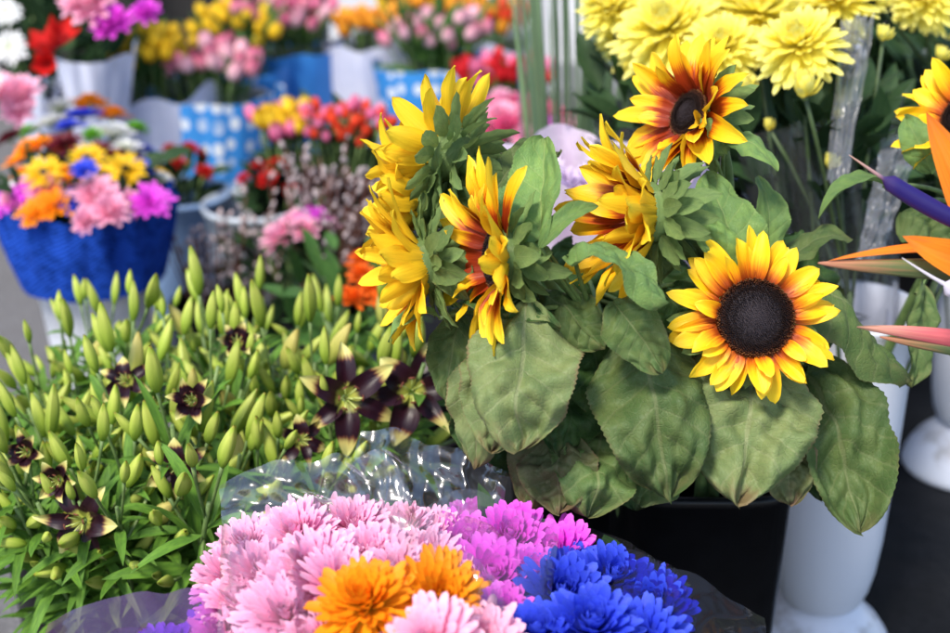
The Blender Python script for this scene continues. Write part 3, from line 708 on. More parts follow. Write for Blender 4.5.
bl += [(orset[0], 366, 606, .53, 1.15), (orset[1], 440, 600, .525, 1.1), (orset[0], 356, 640, .50, 1.0), (softset[1], 432, 652, .52, .95), (softset[0], 480, 650, .50, 1.0)]
rootA, footA, CA = bouquet('wrapped_bouquet', 'pink and orange chrysanthemum bouquet in clear crinkled cellophane', None, (350, 900), bl, r=.12)
mb = MB(); cone_wrap(mb, CA, .06, .50, .035, .130, math.radians(-50), math.radians(130), 110, 40, .035, 3.1, .02, )
mb.build('wrapper', M_soft, rootA)
mb = MB(); sheet(mb, W(228, 600, 1.14), W(440, 600, 1.14), W(398, 452, 1.20), W(219, 486, 1.20), 110, 50, (0, .0, .012), .010, 24, 2.5)
mb.build('wrapper', M_glint, rootA)
mb = MB(); sheet(mb, W(330, 560, 1.22), W(490, 560, 1.20), W(510, 472, 1.24), W(362, 428, 1.28), 90, 50, (0, .0, .01), .009, 22, 7.5)
mb.build('wrapper', M_glint, rootA)
mb = MB(); sheet(mb, W(360, 700, .98), W(520, 690, .98), W(500, 585, 1.03), W(395, 500, 1.12), 50, 40, (0, -.02, .02), .006, 15, 4.5)
mb.build('wrapper', M_clear, rootA)
mb = MB(); sheet(mb, W(215, 700, .98), W(330, 700, .98), W(300, 530, 1.08), W(222, 520, 1.12), 50, 40, (0, -.02, .02), .006, 15, 8.5)
mb.build('wrapper', M_clear, rootA)
bl = [(magset[i % 3], x, y + 24, z, s) for i, (x, y, z, s) in enumerate([
    (462, 528, .46, 1.0), (510, 520, .465, 1.05), (556, 535, .455, 1.0), (488, 560, .475, 1.1), (535, 560, .47, 1.0), (590, 562, .44, .9), (450, 590, .47, .8), (500, 598, .475, .9), (470, 505, .44, .8), (620, 590, .42, .8)])]
bl += [(bluset[i % 3], x, y, z, s) for i, (x, y, z, s) in enumerate([(560, 598, .475, 1.05), (610, 585, .465, 1.0), (652, 612, .455, 1.0), (590, 632, .485, 1.1), (540, 640, .48, .9), (640, 645, .465, 1.0), (575, 570, .455, .7)])]
rootB, footB, CB = bouquet('wrapped_bouquet', 'magenta and blue chrysanthemum bouquet in dark tinted film below the sunflowers', None, (560, 860), bl, r=.10)
mb = MB(); cone_wrap(mb, CB, .06, .45, .035, .112, math.radians(-60), math.radians(200), 110, 40, .035, 8.1, .02)
mb.build('wrapper', M_bluefilm, rootB)
mb = MB(); sheet(mb, W(430, 640, 1.06), W(545, 640, 1.06), W(560, 530, 1.12), W(425, 500, 1.15), 50, 40, (0, -.01, .02), .006, 13, 5.5)
mb.build('wrapper', M_clear, rootB)
mb = MB(); sheet(mb, W(600, 680, 1.05), W(770, 690, 1.05), W(765, 622, 1.12), W(600, 540, 1.16), 50, 40, (0, -.01, .01), .006, 13, 15.5)
mb.build('wrapper', M_bluefilm, rootB)
bl = [(violset[0], x + 22, y + 6, .45, .9) for x, y in [(140, 655), (190, 640), (232, 630), (165, 690), (215, 680), (110, 690)]]
rootC, footC, CC = bouquet('wrapped_bouquet', 'violet chrysanthemum bouquet under violet film at the bottom left', None, (170, 950), bl, r=.07, leafz=.36)
mb = MB(); cone_wrap(mb, CC, .06, .43, .035, .095, math.radians(-30), math.radians(210), 90, 40, .035, 12.1, .02)
mb.build('wrapper', M_violetfilm, rootC)
mb = MB(); sheet(mb, W(30, 740, 1.0), W(240, 720, 1.0), W(217, 588, 1.10), W(48, 622, 1.12), 60, 40, (0, 0, .01), .005, 12, 21.5)
mb.build('wrapper', M_violetfilm, rootC)

# ------------------------------------------------------------------ lilies
def lily_bud(L, r, mi=0):
    mb = MB(); prof = []
    rows = []
    for i in range(13):
        t = i / 12; rr = r * (math.sin(math.pi * (t * .93 + .035) ** .85)) ** .75 * (1.05 - .15 * t)
        rows.append([[rr * (1 + .13 * math.cos(3 * a + 1.6 * t)) * math.cos(a) + L * .06 * t * t, rr * (1 + .13 * math.cos(3 * a + 1.6 * t)) * math.sin(a), L * t] for a in [2 * math.pi * j / 12 for j in range(13)]])
    mb.grid(rows, mi); return mb
budm = [lily_bud(.050, .0070).mesh('lily_bud', [M_bud]), lily_bud(.042, .0062).mesh('lily_bud', [M_bud]), lily_bud(.054, .0088).mesh('lily_bud', [M_budy]), lily_bud(.032, .0050).mesh('lily_bud', [M_bud])]
def lily_open(R=.055, op=1.0):
    mb = MB()
    for k in range(6):
        az = k * math.pi / 3 + U(-.08, .08); el = math.radians(62 - 42 * op + U(-20, 22)); L = R * U(.85, 1.1)
        d = V3((math.cos(az) * math.cos(el), math.sin(az) * math.cos(el), math.sin(el))); nn = V3((-math.cos(az) * math.sin(el), -math.sin(az) * math.sin(el), math.cos(el)))
        b = V3((math.cos(az) * .004, math.sin(az) * .004, 0))
        blade(mb, b, b + d * L * .55 + nn * L * .16 * op, b + d * L - nn * L * .22 * op, nn, R * (.42 if k % 2 else .54) * U(.85, 1.1), sh_lance, 16, 7, cup=.35, fold=.2, rip=.08, ripn=1.5, twist=U(-.5, .5), mi=0)
    for k in range(7):
        az = k * 6.283 / 6 + .4; L = R * (.62 if k < 6 else .75); sp = .38 if k < 6 else .02
        e = V3((math.cos(az) * L * sp, math.sin(az) * L * sp, L * .92))
        mb.tube([(0, 0, .002), tuple(e * .55 + V3((0, 0, .002))), tuple(e)], [.0011, .0009, .0008], 5, mi=1)
        if k < 6: mb.tube([tuple(e + V3((-math.sin(az), math.cos(az), 0)) * -.004), tuple(e + V3((0, 0, .001))), tuple(e + V3((-math.sin(az), math.cos(az), 0)) * .004)], [.0009, .0014, .0009], 5, mi=2)
    return mb
openm = [lily_open(.062, 1.0).mesh('lily_flower', [M_lily, M_stamen, M_anther]), lily_open(.058, .6).mesh('lily_flower', [M_lily, M_stamen, M_anther]),
         lily_open(.066, 1.1).mesh('lily_flower', [M_lily, M_stamen, M_anther])]
def make_lily(label, nb=7, opens=(), H=.50, group='lily stems', ripe=.07, osc=1.0):
    """root at the stem foot, head near (0,0,H)"""
    root = thing('lily_stem', label, 'lily', (0, 0, 0), group)
    bx, by = U(-.015, .015), U(-.015, .015)
    def ax(z): f = z / H; return V3((bx * math.sin(f * 3.1), by * math.sin(f * 2.6), z))
    mb = MB(); mb.tube([ax(H * i / 10) for i in range(11)], [.004 - .0018 * i / 10 for i in range(11)], 7)
    tops = []
    for k in range(nb + len(opens)):
        a = k * 2.39996 + U(-.4, .4); z = H * (1 - .24 * (1 - k / (nb + len(opens)))) - .01; el = math.radians(U(12, 60) if k < nb + len(opens) - 2 else U(60, 85))
        p0 = ax(z); L = U(.03, .075); d = V3((math.cos(a) * math.cos(el), math.sin(a) * math.cos(el), math.sin(el)))
        p1 = p0 + d * L + V3((0, 0, .008)); mb.tube(bez(p0, p0 + d * L * .6 + V3((0, 0, -.003)), p1, 6), [.0019, .0017, .0016, .0016, .0017, .0021], 6)
        tops.append((p1, (d + V3((0, 0, .5))).normalized(), k))
        if rng.random() < .8:
            l = U(.03, .055); blade(mb, p0, p0 + d * l * .6, p0 + d * l * .9 + V3((0, 0, -.01)), V3((0, 0, 1)), .007, sh_lance, 6, 3, fold=.3, mi=1)
    mb.build('stem', [M_stem, M_lleaf], root)
    mb = MB()
    for k in range(38):
        z = H * (.30 + .64 * k / 38); a = k * 2.39996; p = ax(z); l = U(.06, .105); el = math.radians(U(5, 55))
        d = V3((math.cos(a) * math.cos(el), math.sin(a) * math.cos(el), math.sin(el)))
        blade(mb, p, p + d * l * .55 + V3((0, 0, .012)), p + d * l + V3((0, 0, -U(0, .03))), V3((-d.x * .3, -d.y * .3, 1)), U(.008, .015), sh_lance, 8, 3, fold=.35, twist=U(-.5, .5))
    mb.build('leaves', M_lleaf, root)
    n0 = len(tops) - 1
    ok = set(n0 - 1 - j for j in range(len(opens))) if opens else set()
    oi = 0
    for p, d, k in tops:
        if k in ok:
            dd = (d * .25 + V3((U(-.25, .25), -.75, .55))).normalized(); put('open_flower', openm[opens[oi]], root, mat=frame_to(p, dd, U(0, 6)) @ Matrix.Scale(osc, 4)); oi += 1
        else:
            r_ = rng.random(); me = budm[2] if r_ < ripe else budm[pk([0, 0, 1, 1, 3])]
            put('bud', me, root, mat=frame_to(p, d, U(0, 6)) @ Matrix.Diagonal(((bs := U(.72, 1.34)) * .92, bs * .92, bs, 1)))
    return root
LB = [Wz(150, 520, .30), Wz(290, 470, .30), Wz(385, 425, .30), Wz(70, 430, .30)]
protos = [make_lily('lily stem with closed green buds in the dense lily bunch', nb, (), .5, 'lily stems in bud') for nb in (8, 10, 7, 10, 9, 8)]
def place_lily(r, px, py, z, rot=None, dh=V3((0, 0, 0))):
    h = Wz(px, py, z) - V3((0, 0, .045)) + dh; b = min(LB, key=lambda q_: (V3((q_.x, q_.y, 0)) - V3((h.x, h.y, 0))).length)
    v = V3((h.x - b.x, h.y - b.y, 0)); off = v * .12
    if off.length > .07: off = off.normalized() * .07
    base = V3((b.x, b.y, .03)) + off + V3((U(-.02, .02), U(-.02, .02), 0)); ax = (h - base)
    s = (ax.length) / .5
    M = Matrix.Translation(base) @ V3((0, 0, 1)).rotation_difference(ax).to_matrix().to_4x4() @ Matrix.Rotation(U(-3, 3) if rot is None else rot, 4, 'Z') @ Matrix.Scale(s, 4)
    r.matrix_basis = M
spots = []; LILY = []
tries = 0
while len(spots) < 50 and tries < 6000:
    tries += 1
    x, y = U(-20, 425), U(285, 470)
    if y < 330 - 20 * math.sin(x / 60) * 0 and x < 60 and y < 320: continue
    if x > 230 and y > 440: continue
    if x > 330 and y > 400: continue
    if x > 380 and y < 320: continue
    if y > 480 and (x < 60 or x > 215): continue
    if all(((x - a) / 1.0) ** 2 + ((y - b) * 1.35) ** 2 > 33 ** 2 for a, b in spots): spots.append((x, y))
spots += [(88, 292), (135, 290), (200, 300), (245, 300), (290, 300)]
for i, (x, y) in enumerate(spots):
    r = protos[i % 6] if i < 6 else dup(protos[i % 6])
    place_lily(r, x, y, .475 + U(-.03, .03)); LILY.append((r, x, y))
ORD = ['first', 'second', 'third', 'fourth', 'fifth', 'sixth', 'seventh', 'eighth', 'ninth', 'tenth', 'eleventh', 'twelfth', 'thirteenth']
ROW = ['backmost row', 'second row from the back', 'third row from the back', 'fourth row from the back', 'fifth row from the back', 'front row']
lst = sorted(LILY, key=lambda e: e[2]); per = -(-len(lst) // 6)
for i_ in range(6):
    for j_, e in enumerate(sorted(lst[i_ * per:(i_ + 1) * per], key=lambda e: e[1])):
        e[0]['label'] = 'lily stem with closed green buds, %s from the left, %s' % (ORD[j_], ROW[i_])
opn = [((85, 520), .42, (0,), 'open maroon lily with cream tips low at the left near the asphalt', 3), ((28, 452), .46, (1,), 'half open maroon lily at the left edge', 4),
       ((345, 398), .475, (2,), 'wide open black lily with green centre right of the middle of the lilies', 4), ((412, 392), .47, (0,), 'open black lily furthest right beside the sunflower leaves', 3),
       ((238, 345), .49, (1,), 'half open yellowish lily among the back row of buds', 4), ((128, 382), .48, (0,), 'dark open lily half hidden among buds on the left', 4),
       ((178, 466), .46, (0, 1), 'lily stem with two dark open flowers above the violet bouquet', 3), ((300, 440), .45, (0,), 'dark open lily just behind the clear cellophane', 4), ((60, 480), .45, (1,), 'lily with yellow half open flower between two open ones at the left', 4)]
for (x, y), z, op, lab, nb in opn:
    r = make_lily(lab, nb, op, .5, 'lily stems in flower', osc=.78 if 330 < x < 420 else .68 if y > 500 else .48); dh = V3((0, 0, 0))
    fl = [c_ for c_ in r.children if c_.name.startswith('open_flower')][0]; st_ = rng.getstate()
    for _ in range(5):
        rng.setstate(st_); place_lily(r, x, y, z, 0, dh); dh = dh + (Wz(x, y, z) - (r.matrix_basis @ fl.matrix_basis).translation)
M_navy = plain('navy_plastic', (.012, .018, .07), .35, .1, 20, .05)
bucket('flower_bucket', 'dark blue bucket of lilies at the lower left', 'bucket', LB[0], .085, .105, .30, M_navy)
bucket('flower_bucket', 'black bucket under the middle lilies behind the clear cellophane', 'bucket', LB[1], .085, .105, .30, M_black)
bucket('flower_bucket', 'black bucket of dark lilies left of the sunflower bunch', 'bucket', LB[2] + V3((.0, .02, 0)), .085, .105, .30, M_black)
bucket('flower_bucket', 'black bucket under the leftmost lilies', 'bucket', LB[3], .08, .10, .30, M_black)

# ------------------------------------------------------------------ yellow chrysanthemums behind
yset = bloomset('yellow', [P_yel, M_stem], 3, R=.056, n=165, wid=.21, e1=-40, curl=.10, nl=6, jit=13, shape=sh_spoon, grow=.7)
ybud = [chrys(R=.02, n=26, wid=.4, e0=88, e1=42, curl=.25, nl=5).mesh('bud_yellow', [P_yel, M_stem])]
def mum_bunch(label, foot, mouth, heads, buds, sleeve, nf=260, r=.10, z0=.40, z1=.66):
    root = thing('chrysanthemum_bunch', label, 'flower bunch', foot, 'yellow chrysanthemum bunches')
    stems = []; C = V3((0, 0, 0))
    for i, (x, y, d, s) in enumerate(heads):
        p = W(x, y, d); C += p; dd = (V3((p.x - mouth.x, p.y - mouth.y, 0)) * 2.2 + V3((U(-.25, .25), -.45, .8))).normalized()
        bloom_at('bloom', yset[i % 3], root, p, frame_to(p, dd, U(0, 6)), s); stems.append((V3(foot) + (p - V3(foot)) * .05, p))
    for (x, y, d, s) in buds:
        p = W(x, y, d); bloom_at('bud', ybud[0], root, p, frame_to(p, V3((U(-.3, .3), -.2, 1)), 0), s)
        q_ = V3(mouth); stems.append((q_, p))
    C /= len(heads)
    for k in range(10):
        a = U(0, 6.28); stems.append((V3(foot) + V3((U(-.02, .02), U(-.02, .02), 0)), V3((mouth.x + .10 * math.cos(a), mouth.y + .10 * math.sin(a), z1 - U(.10, .16)))))
    foliage(root, ((mouth.x + C.x) / 2, (mouth.y + C.y) / 2 + .03), r, z0, z1, nf, M_dkleaf, .07, .026, stems=stems, sm=M_dkstem)
    if sleeve:
        mb = MB(); cone_wrap(mb, mouth, mouth.z - .12, z1 - .02, .050, .085, 0, 6.283, 110, 30, .35, sleeve, .08, lean=((C.x - mouth.x) * .7, (C.y - mouth.y) * .7)); mb.build('wrapper', M_clear2, root)
    return root
def strip(root, a, b, wpx, seed):
    mb = MB(); A_, B__ = W(*a), W(*b); h = RT * (wpx * .5 * a[2] / FPX)
    sheet(mb, A_ - h * .6, A_ + h * .6, B__ + h, B__ - h, 26, 60, (0, -.015, 0), .012, 22, seed); mb.build('wrapper', M_frost, root)
M_frost = cello('frosted_film', (.80, .86, .97), .20, .22, .7, .3, 20)
B1 = Wz(690, 300, .42); B1 = V3((B1.x, max(B1.y, BK.y + .30), 0))
bucket('flower_bucket', 'black bucket of yellow chrysanthemums hidden behind the sunflowers', 'bucket', B1, .07, .09, .38, M_black)
mum_bunch('yellow chrysanthemum bunch above the middle red ringed sunflower', (B1.x, B1.y, .03), V3((B1.x, B1.y, .38)),
          [(612, 8, 1.72, .72), (668, 30, 1.66, 1.05), (705, -10, 1.78, 1.0), (655, -20, 1.8, .9), (722, 48, 1.60, .80), (640, 58, 1.74, .65), (690, 62, 1.70, .8), (625, 36, 1.78, .7), (745, -5, 1.70, .95)], [(742, 92, 1.6, 1.2), (702, 95, 1.62, .9)], 3.3, r=.11)
mbv = mum_bunch('yellow chrysanthemum bunch standing in the pedestal vase at the top', (V1.x + .01, V1.y, .13), V3((V1.x, V1.y, .45)),
          [(758, 14, 1.66, 1.05), (800, 46, 1.55, .86), (838, 0, 1.68, .85), (775, -25, 1.8, 1.0), (756, 48, 1.62, .62), (785, 12, 1.74, .95), (838, 30, 1.72, .6)], [(805, 96, 1.52, 1.35), (883, 40, 1.6, .85), (830, 168, 1.56, .75), (770, 130, 1.6, .6), (838, 118, 1.6, .5)], 5.7, r=.11)
strip(mbv, (838, 178, 1.52), (858, 15, 1.60), 34, 3.3); strip(mbv, (868, 260, 1.52), (905, 130, 1.55), 40, 9.3)
mum_bunch('yellow chrysanthemum bunch at the top right corner', (V2.x - .03, V2.y, .13), V3((V2.x, V2.y, .45)),
          [(925, -4, 1.72, .8), (1000, 10, 1.75, 1.0), (965, -30, 1.8, 1.0), (1040, 60, 1.8, 1.0)], [(880, 8, 1.7, .9), (940, 60, 1.7, .8)], 9.7, r=.13)

# greenery behind them
def leafy_bunch(label, c, r, z0, z1, n, mat_, L, Wd, group=None, pot=None, cat='foliage plant', name='foliage_bunch'):
    root = thing(name, label, cat, (c.x, c.y, .0), group)
    st = [((c.x + U(-.02, .02), c.y + U(-.02, .02), .03), (c.x + U(-r, r) * .8, c.y + U(-r, r) * .8, z1)) for _ in range(14)]
    foliage(root, c, r, z0, z1, n, mat_, L, Wd, stems=st); return root
for k, (x, y) in enumerate([(760, 190), (850, 180), (945, 190)]):
    c = Wz(x, y, .35); c.y = max(c.y, 2.0) + .12
    bucket('flower_bucket', ('black bucket of dark foliage behind the pedestal vase', 'black bucket of dark foliage between the two pedestal vases', 'black bucket of dark foliage at the back right')[k], 'bucket', c, .09, .11, .34, M_black)
    leafy_bunch(('dark green foliage standing behind the upright sunflower leaves', 'dark green foliage behind the blue flower tongue', 'dark green foliage at the far right behind the bird of paradise')[k], c, .18, .34, .75, 260, M_dkleaf, .09, .03)

# gladiolus leaves in cellophane
g = Wz(582, 190, .38); g = V3((.160, 2.02, 0))
bucket('flower_bucket', 'black bucket of long green gladiolus leaves', 'bucket', g, .07, .09, .32, M_black)
root = thing('gladiolus_bunch', 'bunch of long green gladiolus stalks in a clear sleeve left of the yellow chrysanthemums', 'flower bunch', (g.x, g.y, .03))
M_glad = leaf_mat('gladiolus_leaf', (.15, .27, .11), (.24, .36, .17), (.32, .42, .25), .01, 0, .25, fine=False)
for k in range(96):
    a = U(0, 6.28); rr = .075 * rng.random() ** .25; b = V3((g.x + rr * .5 * math.cos(a), g.y + rr * .5 * math.sin(a), .06))
    t_ = V3((g.x + rr * 1.3 * math.cos(a) + U(-.04, .04), g.y + rr * 1.3 * math.sin(a), U(.66, 1.0))); mb = MB()
    blade(mb, b, (b + t_) * .5, t_, V3((math.cos(a * 3), -1, .2)), U(.005, .011), lambda t: (1 - t) ** .4, 10, 3, fold=.4, twist=U(-.6, .6)); mb.build('leaf', M_glad, root)
mb = MB(); cone_wrap(mb, (g.x, g.y), .28, .98, .085, .115, 0, 6.283, 70, 30, .10, 4.4, .04); mb.build('sleeve', M_soft, root)

# lilac paper bouquet behind the sunflowers
lp = W(590, 190, 1.62)
root = thing('wrapped_bouquet', 'bouquet in pale lilac paper behind the middle sunflowers', 'bouquet', (lp.x, lp.y, .02))
M_lpap = plain('lilac_paper', (.66, .50, .70), .6, .12, 14, .3, trans=.35, col2=(.84, .74, .84))
bucket('flower_bucket', 'black bucket holding the lilac wrapped bouquet', 'bucket', lp, .07, .085, .30, M_black)
mb = MB(); cone_wrap(mb, (lp.x, lp.y), .27, lp.z + .03, .05, .135, 0, 6.283, 110, 30, .14, 6.2, .06); mb.build('wrapper', M_lpap, root)
lset = bloomset('lilac', [P_lil, M_stem], 1, R=.038, n=90, wid=.28, nl=5)
for k in range(10):
    a = U(0, 6.28); rr = .10 * math.sqrt(rng.random()); p = V3((lp.x + rr * math.cos(a), lp.y + rr * math.sin(a), lp.z - .02)); bloom_at('bloom', lset[0], root, p, orient(p))
foliage(root, lp, .09, lp.z - .12, lp.z - .02, 40, M_midleaf, .05, .02, stems=[((lp.x, lp.y, .05), (lp.x, lp.y, lp.z - .03))])

# orange marigold-like plant left of sunflowers
mp = Wz(372, 285, .34)
root = thing('orange_flower_plant', 'low plant with orange flowers left of the drooping sunflower', 'plant', (mp.x, mp.y, .0))
foliage(root, (mp.x - .03, mp.y), .10, .05, .36, 150, M_midleaf, .06, .022)
omset = bloomset('small_orange', [pm('marigold_petal', (.7, .16, .01), (.85, .15, .01)), M_stem], 1, R=.022, n=40, wid=.4, nl=4)
for (x, y) in [(362, 262), (372, 290), (360, 276), (385, 300), (352, 300)]:
    p = Wz(x, y, .37); bloom_at('bloom', omset[0], root, p, orient(p))

# ------------------------------------------------------------------ background rows
M_skyb = None
def wrap_mat(name, base, dot, scale=60, th=.32):
    m, t = new_mat(name); q = NT(t); u, v = q.uv()
    vo = q.n('ShaderNodeTexVoronoi'); vo.inputs['Scale'].default_value = 1
    q.L(q.comb(q.math('MULTIPLY', u, scale), q.math('MULTIPLY', v, scale * .28), 0), vo.inputs['Vector'])
    vo.inputs['Randomness'].default_value = .45
    f = q.sstep(vo.outputs['Distance'], th, th - .12)
    tc = q.n('ShaderNodeTexCoord').outputs['Object']
    band = q.sstep(q.noise(tc, 9, 2), .30, .45)
    c = q.mix(q.math('MULTIPLY', f, band), base, dot)
    q.out(q.trans(q.bsdf(c, .5, bump=q.noise(tc, 40, 3), bstr=.3), c, .15)); return m
W_sky = wrap_mat('sky_blue_flower_paper', (.045, .28, .70), (.80, .85, .9), 26, .42)
W_skyp = plain('sky_blue_paper', (.045, .25, .66), .5, .12, 12, .3, trans=.15)
W_white = plain('white_tissue_paper', (.62, .66, .84), .6, .06, 10, .3, trans=.2, col2=(.72, .74, .88))
m, t = new_mat('blue_burlap'); q = NT(t); u, v = q.uv()
wv = q.math('MULTIPLY', q.math('SINE', q.math('MULTIPLY', u, 420)), q.math('SINE', q.math('MULTIPLY', v, 120)))
c = q.mix(q.sstep(wv, -.6, .6), (.003, .020, .13), (.006, .055, .36)); c = q.mix(q.math('MULTIPLY', q.noise(q.n('ShaderNodeTexCoord').outputs['Object'], 18, 3), .5), c, (.008, .025, .17))
vo = q.n('ShaderNodeTexVoronoi'); vo.inputs['Scale'].default_value = 70; q.L(q.n('ShaderNodeTexCoord').outputs['Object'], vo.inputs['Vector'])
c = q.mix(q.sstep(vo.outputs['Distance'], .25, .6), c, (.012, .06, .38)); q.out(q.bsdf(c, .95, bump=wv, bstr=.6, dist=.002, spec=.08)); W_burl = m
def tulip_mesh(col, name):
    mb = MB()
    for k in range(6):
        az = k * math.pi / 3; r = .0085; b = V3((0, 0, 0)); d = V3((math.cos(az), math.sin(az), 0))
        blade(mb, b, d * .024 + V3((0, 0, .012)), d * .007 + V3((0, 0, .044)), -d, .026, sh_petal, 6, 4, cup=.5)
    return mb.mesh('tulip_' + name, [col])
def tm(name, a, b, c): return petal_mat(name, [(0, a), (.35, b), (1, c)], .1, .3)
T = {'pink': tulip_mesh(tm('tulip_pink', (.25, .35, .12), (.80, .45, .50), (.78, .16, .30)), 'pink'),
     'pale': tulip_mesh(tm('tulip_pale', (.3, .4, .15), (.80, .60, .62), (.85, .4, .5)), 'pale'),
     'yellow': tulip_mesh(tm('tulip_yellow', (.4, .4, .05), (.88, .58, .02), (.9, .6, .03)), 'yellow'),
     'orange': tulip_mesh(tm('tulip_orange', (.5, .25, .03), (.88, .35, .02), (.9, .42, .04)), 'orange'),
     'red': tulip_mesh(tm('tulip_red', (.3, .1, .03), (.62, .02, .02), (.7, .02, .03)), 'red'),
     'coral': tulip_mesh(tm('tulip_coral', (.4, .08, .03), (.78, .045, .02), (.85, .09, .03)), 'coral'),
     'rose': tulip_mesh(tm('tulip_rose', (.4, .2, .15), (.80, .12, .30), (.85, .25, .42)), 'rose')}
def tulips(label, c, r, z, cols, n, group='bunches of tulips', leafy=70, H=.10, s=1.0, name='tulip_bunch', lean=.5, leafL=.10, leafm=None):
    """c: axis at the bucket mouth, z: mouth height; blooms rise above it"""
    root = thing(name, label, 'flower bunch', (c.x, c.y, .03), group); stems = []
    for k in range(n):
        a = k * 2.39996; rr = r * math.sqrt((k + .5) / n); p = V3((c.x + rr * math.cos(a), c.y + rr * math.sin(a), z + H * U(.45, 1.0) * (1 - .3 * (rr / r) ** 2)))
        col = pk(cols); d = V3((math.cos(a) * rr / r * lean + U(-.2, .2), math.sin(a) * rr / r * lean + U(-.2, .2) - .1, 1)).normalized()
        M = Matrix.Translation(-V3(root.location)) @ frame_to(p, d, U(0, 6)) @ Matrix.Scale(s * U(.85, 1.15), 4); put('tulip_bloom', T[col], root, mat=M)
        stems.append(((c.x + (p.x - c.x) * .4, c.y + (p.y - c.y) * .4, z - .15), tuple(p)))
    foliage(root, c, r * .95, z - .03, z + H * .55, leafy, leafm or M_midleaf, leafL, .018, stems=stems, out=.25)
    return root
def wrapped_bucket(label, c, r0, r1, h, mat_, seed, name='wrapped_bucket', flare=1.25, ruff=.03):
    root = thing(name, label, 'bucket', (c.x, c.y, 0), 'paper wrapped flower buckets')
    mb = MB(); mb.lathe(bucket_prof(r0, r1, h * .92), c=(c.x, c.y, .004), seg=32); mb.build('bucket', plain('grey_pail', (.25, .27, .3), .5), root)
    mb = MB(); cone_wrap(mb, (c.x, c.y), .012, h, r0 * 1.08, r1 * flare, 0, 6.283, 90, 20, .05, seed, ruff); mb.build('wrapper', mat_, root)
    return root
def bx(px, py, z): p = Wz(px, py, z); return V3((p.x, p.y, 0))
# blue patterned bucket, pink tulips (left)
c = bx(213, 72, .36); wrapped_bucket('sky blue wrapped bucket with white flower print and pink tulips', c, .095, .112, .33, W_sky, 1.1)
tulips('pink tulips with green leaves in the left sky blue bucket', c, .095, .325, ['pink', 'pink', 'pale'], 34, H=.07, leafL=.06)
c = bx(150, 70, .37); wrapped_bucket('white paper wrapped bucket of yellow tulips left of the sky blue bucket', c, .075, .10, .34, W_white, 2.2, flare=1.4, ruff=.09)
tulips('yellow tulips in the white wrapped bucket at the back left', c + V3((.0, .02, 0)), .085, .34, ['yellow'], 34, H=.09)
c = bx(292, 22, .36); wrapped_bucket('plain sky blue wrapped bucket behind the printed one', c, .085, .09, .30, W_skyp, 3.3)
tulips('pink tulips in the plain sky blue bucket', c, .10, .32, ['pink', 'pale', 'rose'], 34, H=.08, leafL=.06)
c = bx(238, 34, .36); wrapped_bucket('sky blue wrapped bucket at the back in front of the dark opening', c, .085, .09, .28, W_skyp, 3.9)
tulips('yellow and pink tulips in front of the dark opening', c, .10, .30, ['yellow', 'yellow', 'pink'], 34, H=.11)
c = bx(366, 30, .34); wrapped_bucket('white paper wrapped bucket of orange tulips', c, .072, .085, .31, W_white, 4.4, flare=1.2, ruff=.05)
tulips('orange tulips in the white wrapped bucket', c, .07, .315, ['orange'], 22, H=.05, leafy=20, leafL=.04)
c = bx(438, 44, .34); wrapped_bucket('sky blue printed bucket right of the white wrapped one', c, .10, .12, .30, W_sky, 5.5)
tulips('pale pink tulips with many green leaves in the right sky blue bucket', c, .115, .29, ['pink', 'pale'], 26, H=.11, leafy=130)
c = bx(425, 14, .32); wrapped_bucket('white wrapped bucket of orange tulips along the back wall', c, .08, .10, .28, W_white, 6.6)
tulips('orange tulips along the back wall', c, .12, .30, ['orange', 'orange', 'yellow'], 36, H=.07, leafy=50)
c = bx(492, 22, .32); wrapped_bucket('white wrapped bucket with red orange tulips at the back wall', c, .08, .10, .28, W_white, 7.6)
tulips('red orange tulips at the back wall left of the gladiolus', c, .10, .29, ['coral', 'orange'], 24, H=.06, leafy=40)
c = bx(505, 78, .33); bucket('flower_bucket', 'dark red pail of red tulips left of the gladiolus', 'bucket', c, .08, .095, .26, plain('dark_red_pail', (.2, .015, .02), .45))
tulips('red tulips in the dark red pail', c, .10, .28, ['red', 'red', 'rose'], 34, H=.08, leafy=60, leafL=.06)
c = bx(512, 120, .33); bucket('flower_bucket', 'dark bucket of rose and magenta flowers behind the upright sunflower', 'bucket', c, .08, .10, .28, M_black)
rset = bloomset('rose', [P_rose, M_stem], 2, R=.028, n=50, wid=.42, e1=-5, curl=.25, nl=4); mset = bloomset('smallmag', [P_mag, M_stem], 1, R=.028, n=50, wid=.42, nl=4)
sset = bloomset('smallpink', [P_pink2, M_stem], 2, R=.030, n=50, wid=.40, nl=4)
def posy(name, label, c, r, z, sets, n, dome=.05, foli=60, group=None, s=1.0, mat_=None, hz=None):
    root = thing(name, label, 'flower bunch', (c.x, c.y, .03), group); stems = []
    for k in range(n):
        a = k * 2.39996; rr = r * math.sqrt((k + .5) / n); p = V3((c.x + rr * math.cos(a), c.y + rr * math.sin(a), z + dome * (1 - (rr / r) ** 2) + U(-.008, .008)))
        d = V3((math.cos(a) * rr / r * .7, math.sin(a) * rr / r * .7 - .15, 1)); bloom_at('bloom', pk(sets), root, p, frame_to(p, d, U(0, 6)), s * U(.85, 1.15)); stems.append(((c.x, c.y, z - .18), tuple(p)))
    foliage(root, c, r, z - .08, z + dome * .3, foli, mat_ or M_dkleaf, .05, .02, stems=stems); return root
posy('flower_bunch', 'rose pink and magenta ranunculus bunch behind the upright sunflower', c, .12, .31, rset + mset + sset, 30)
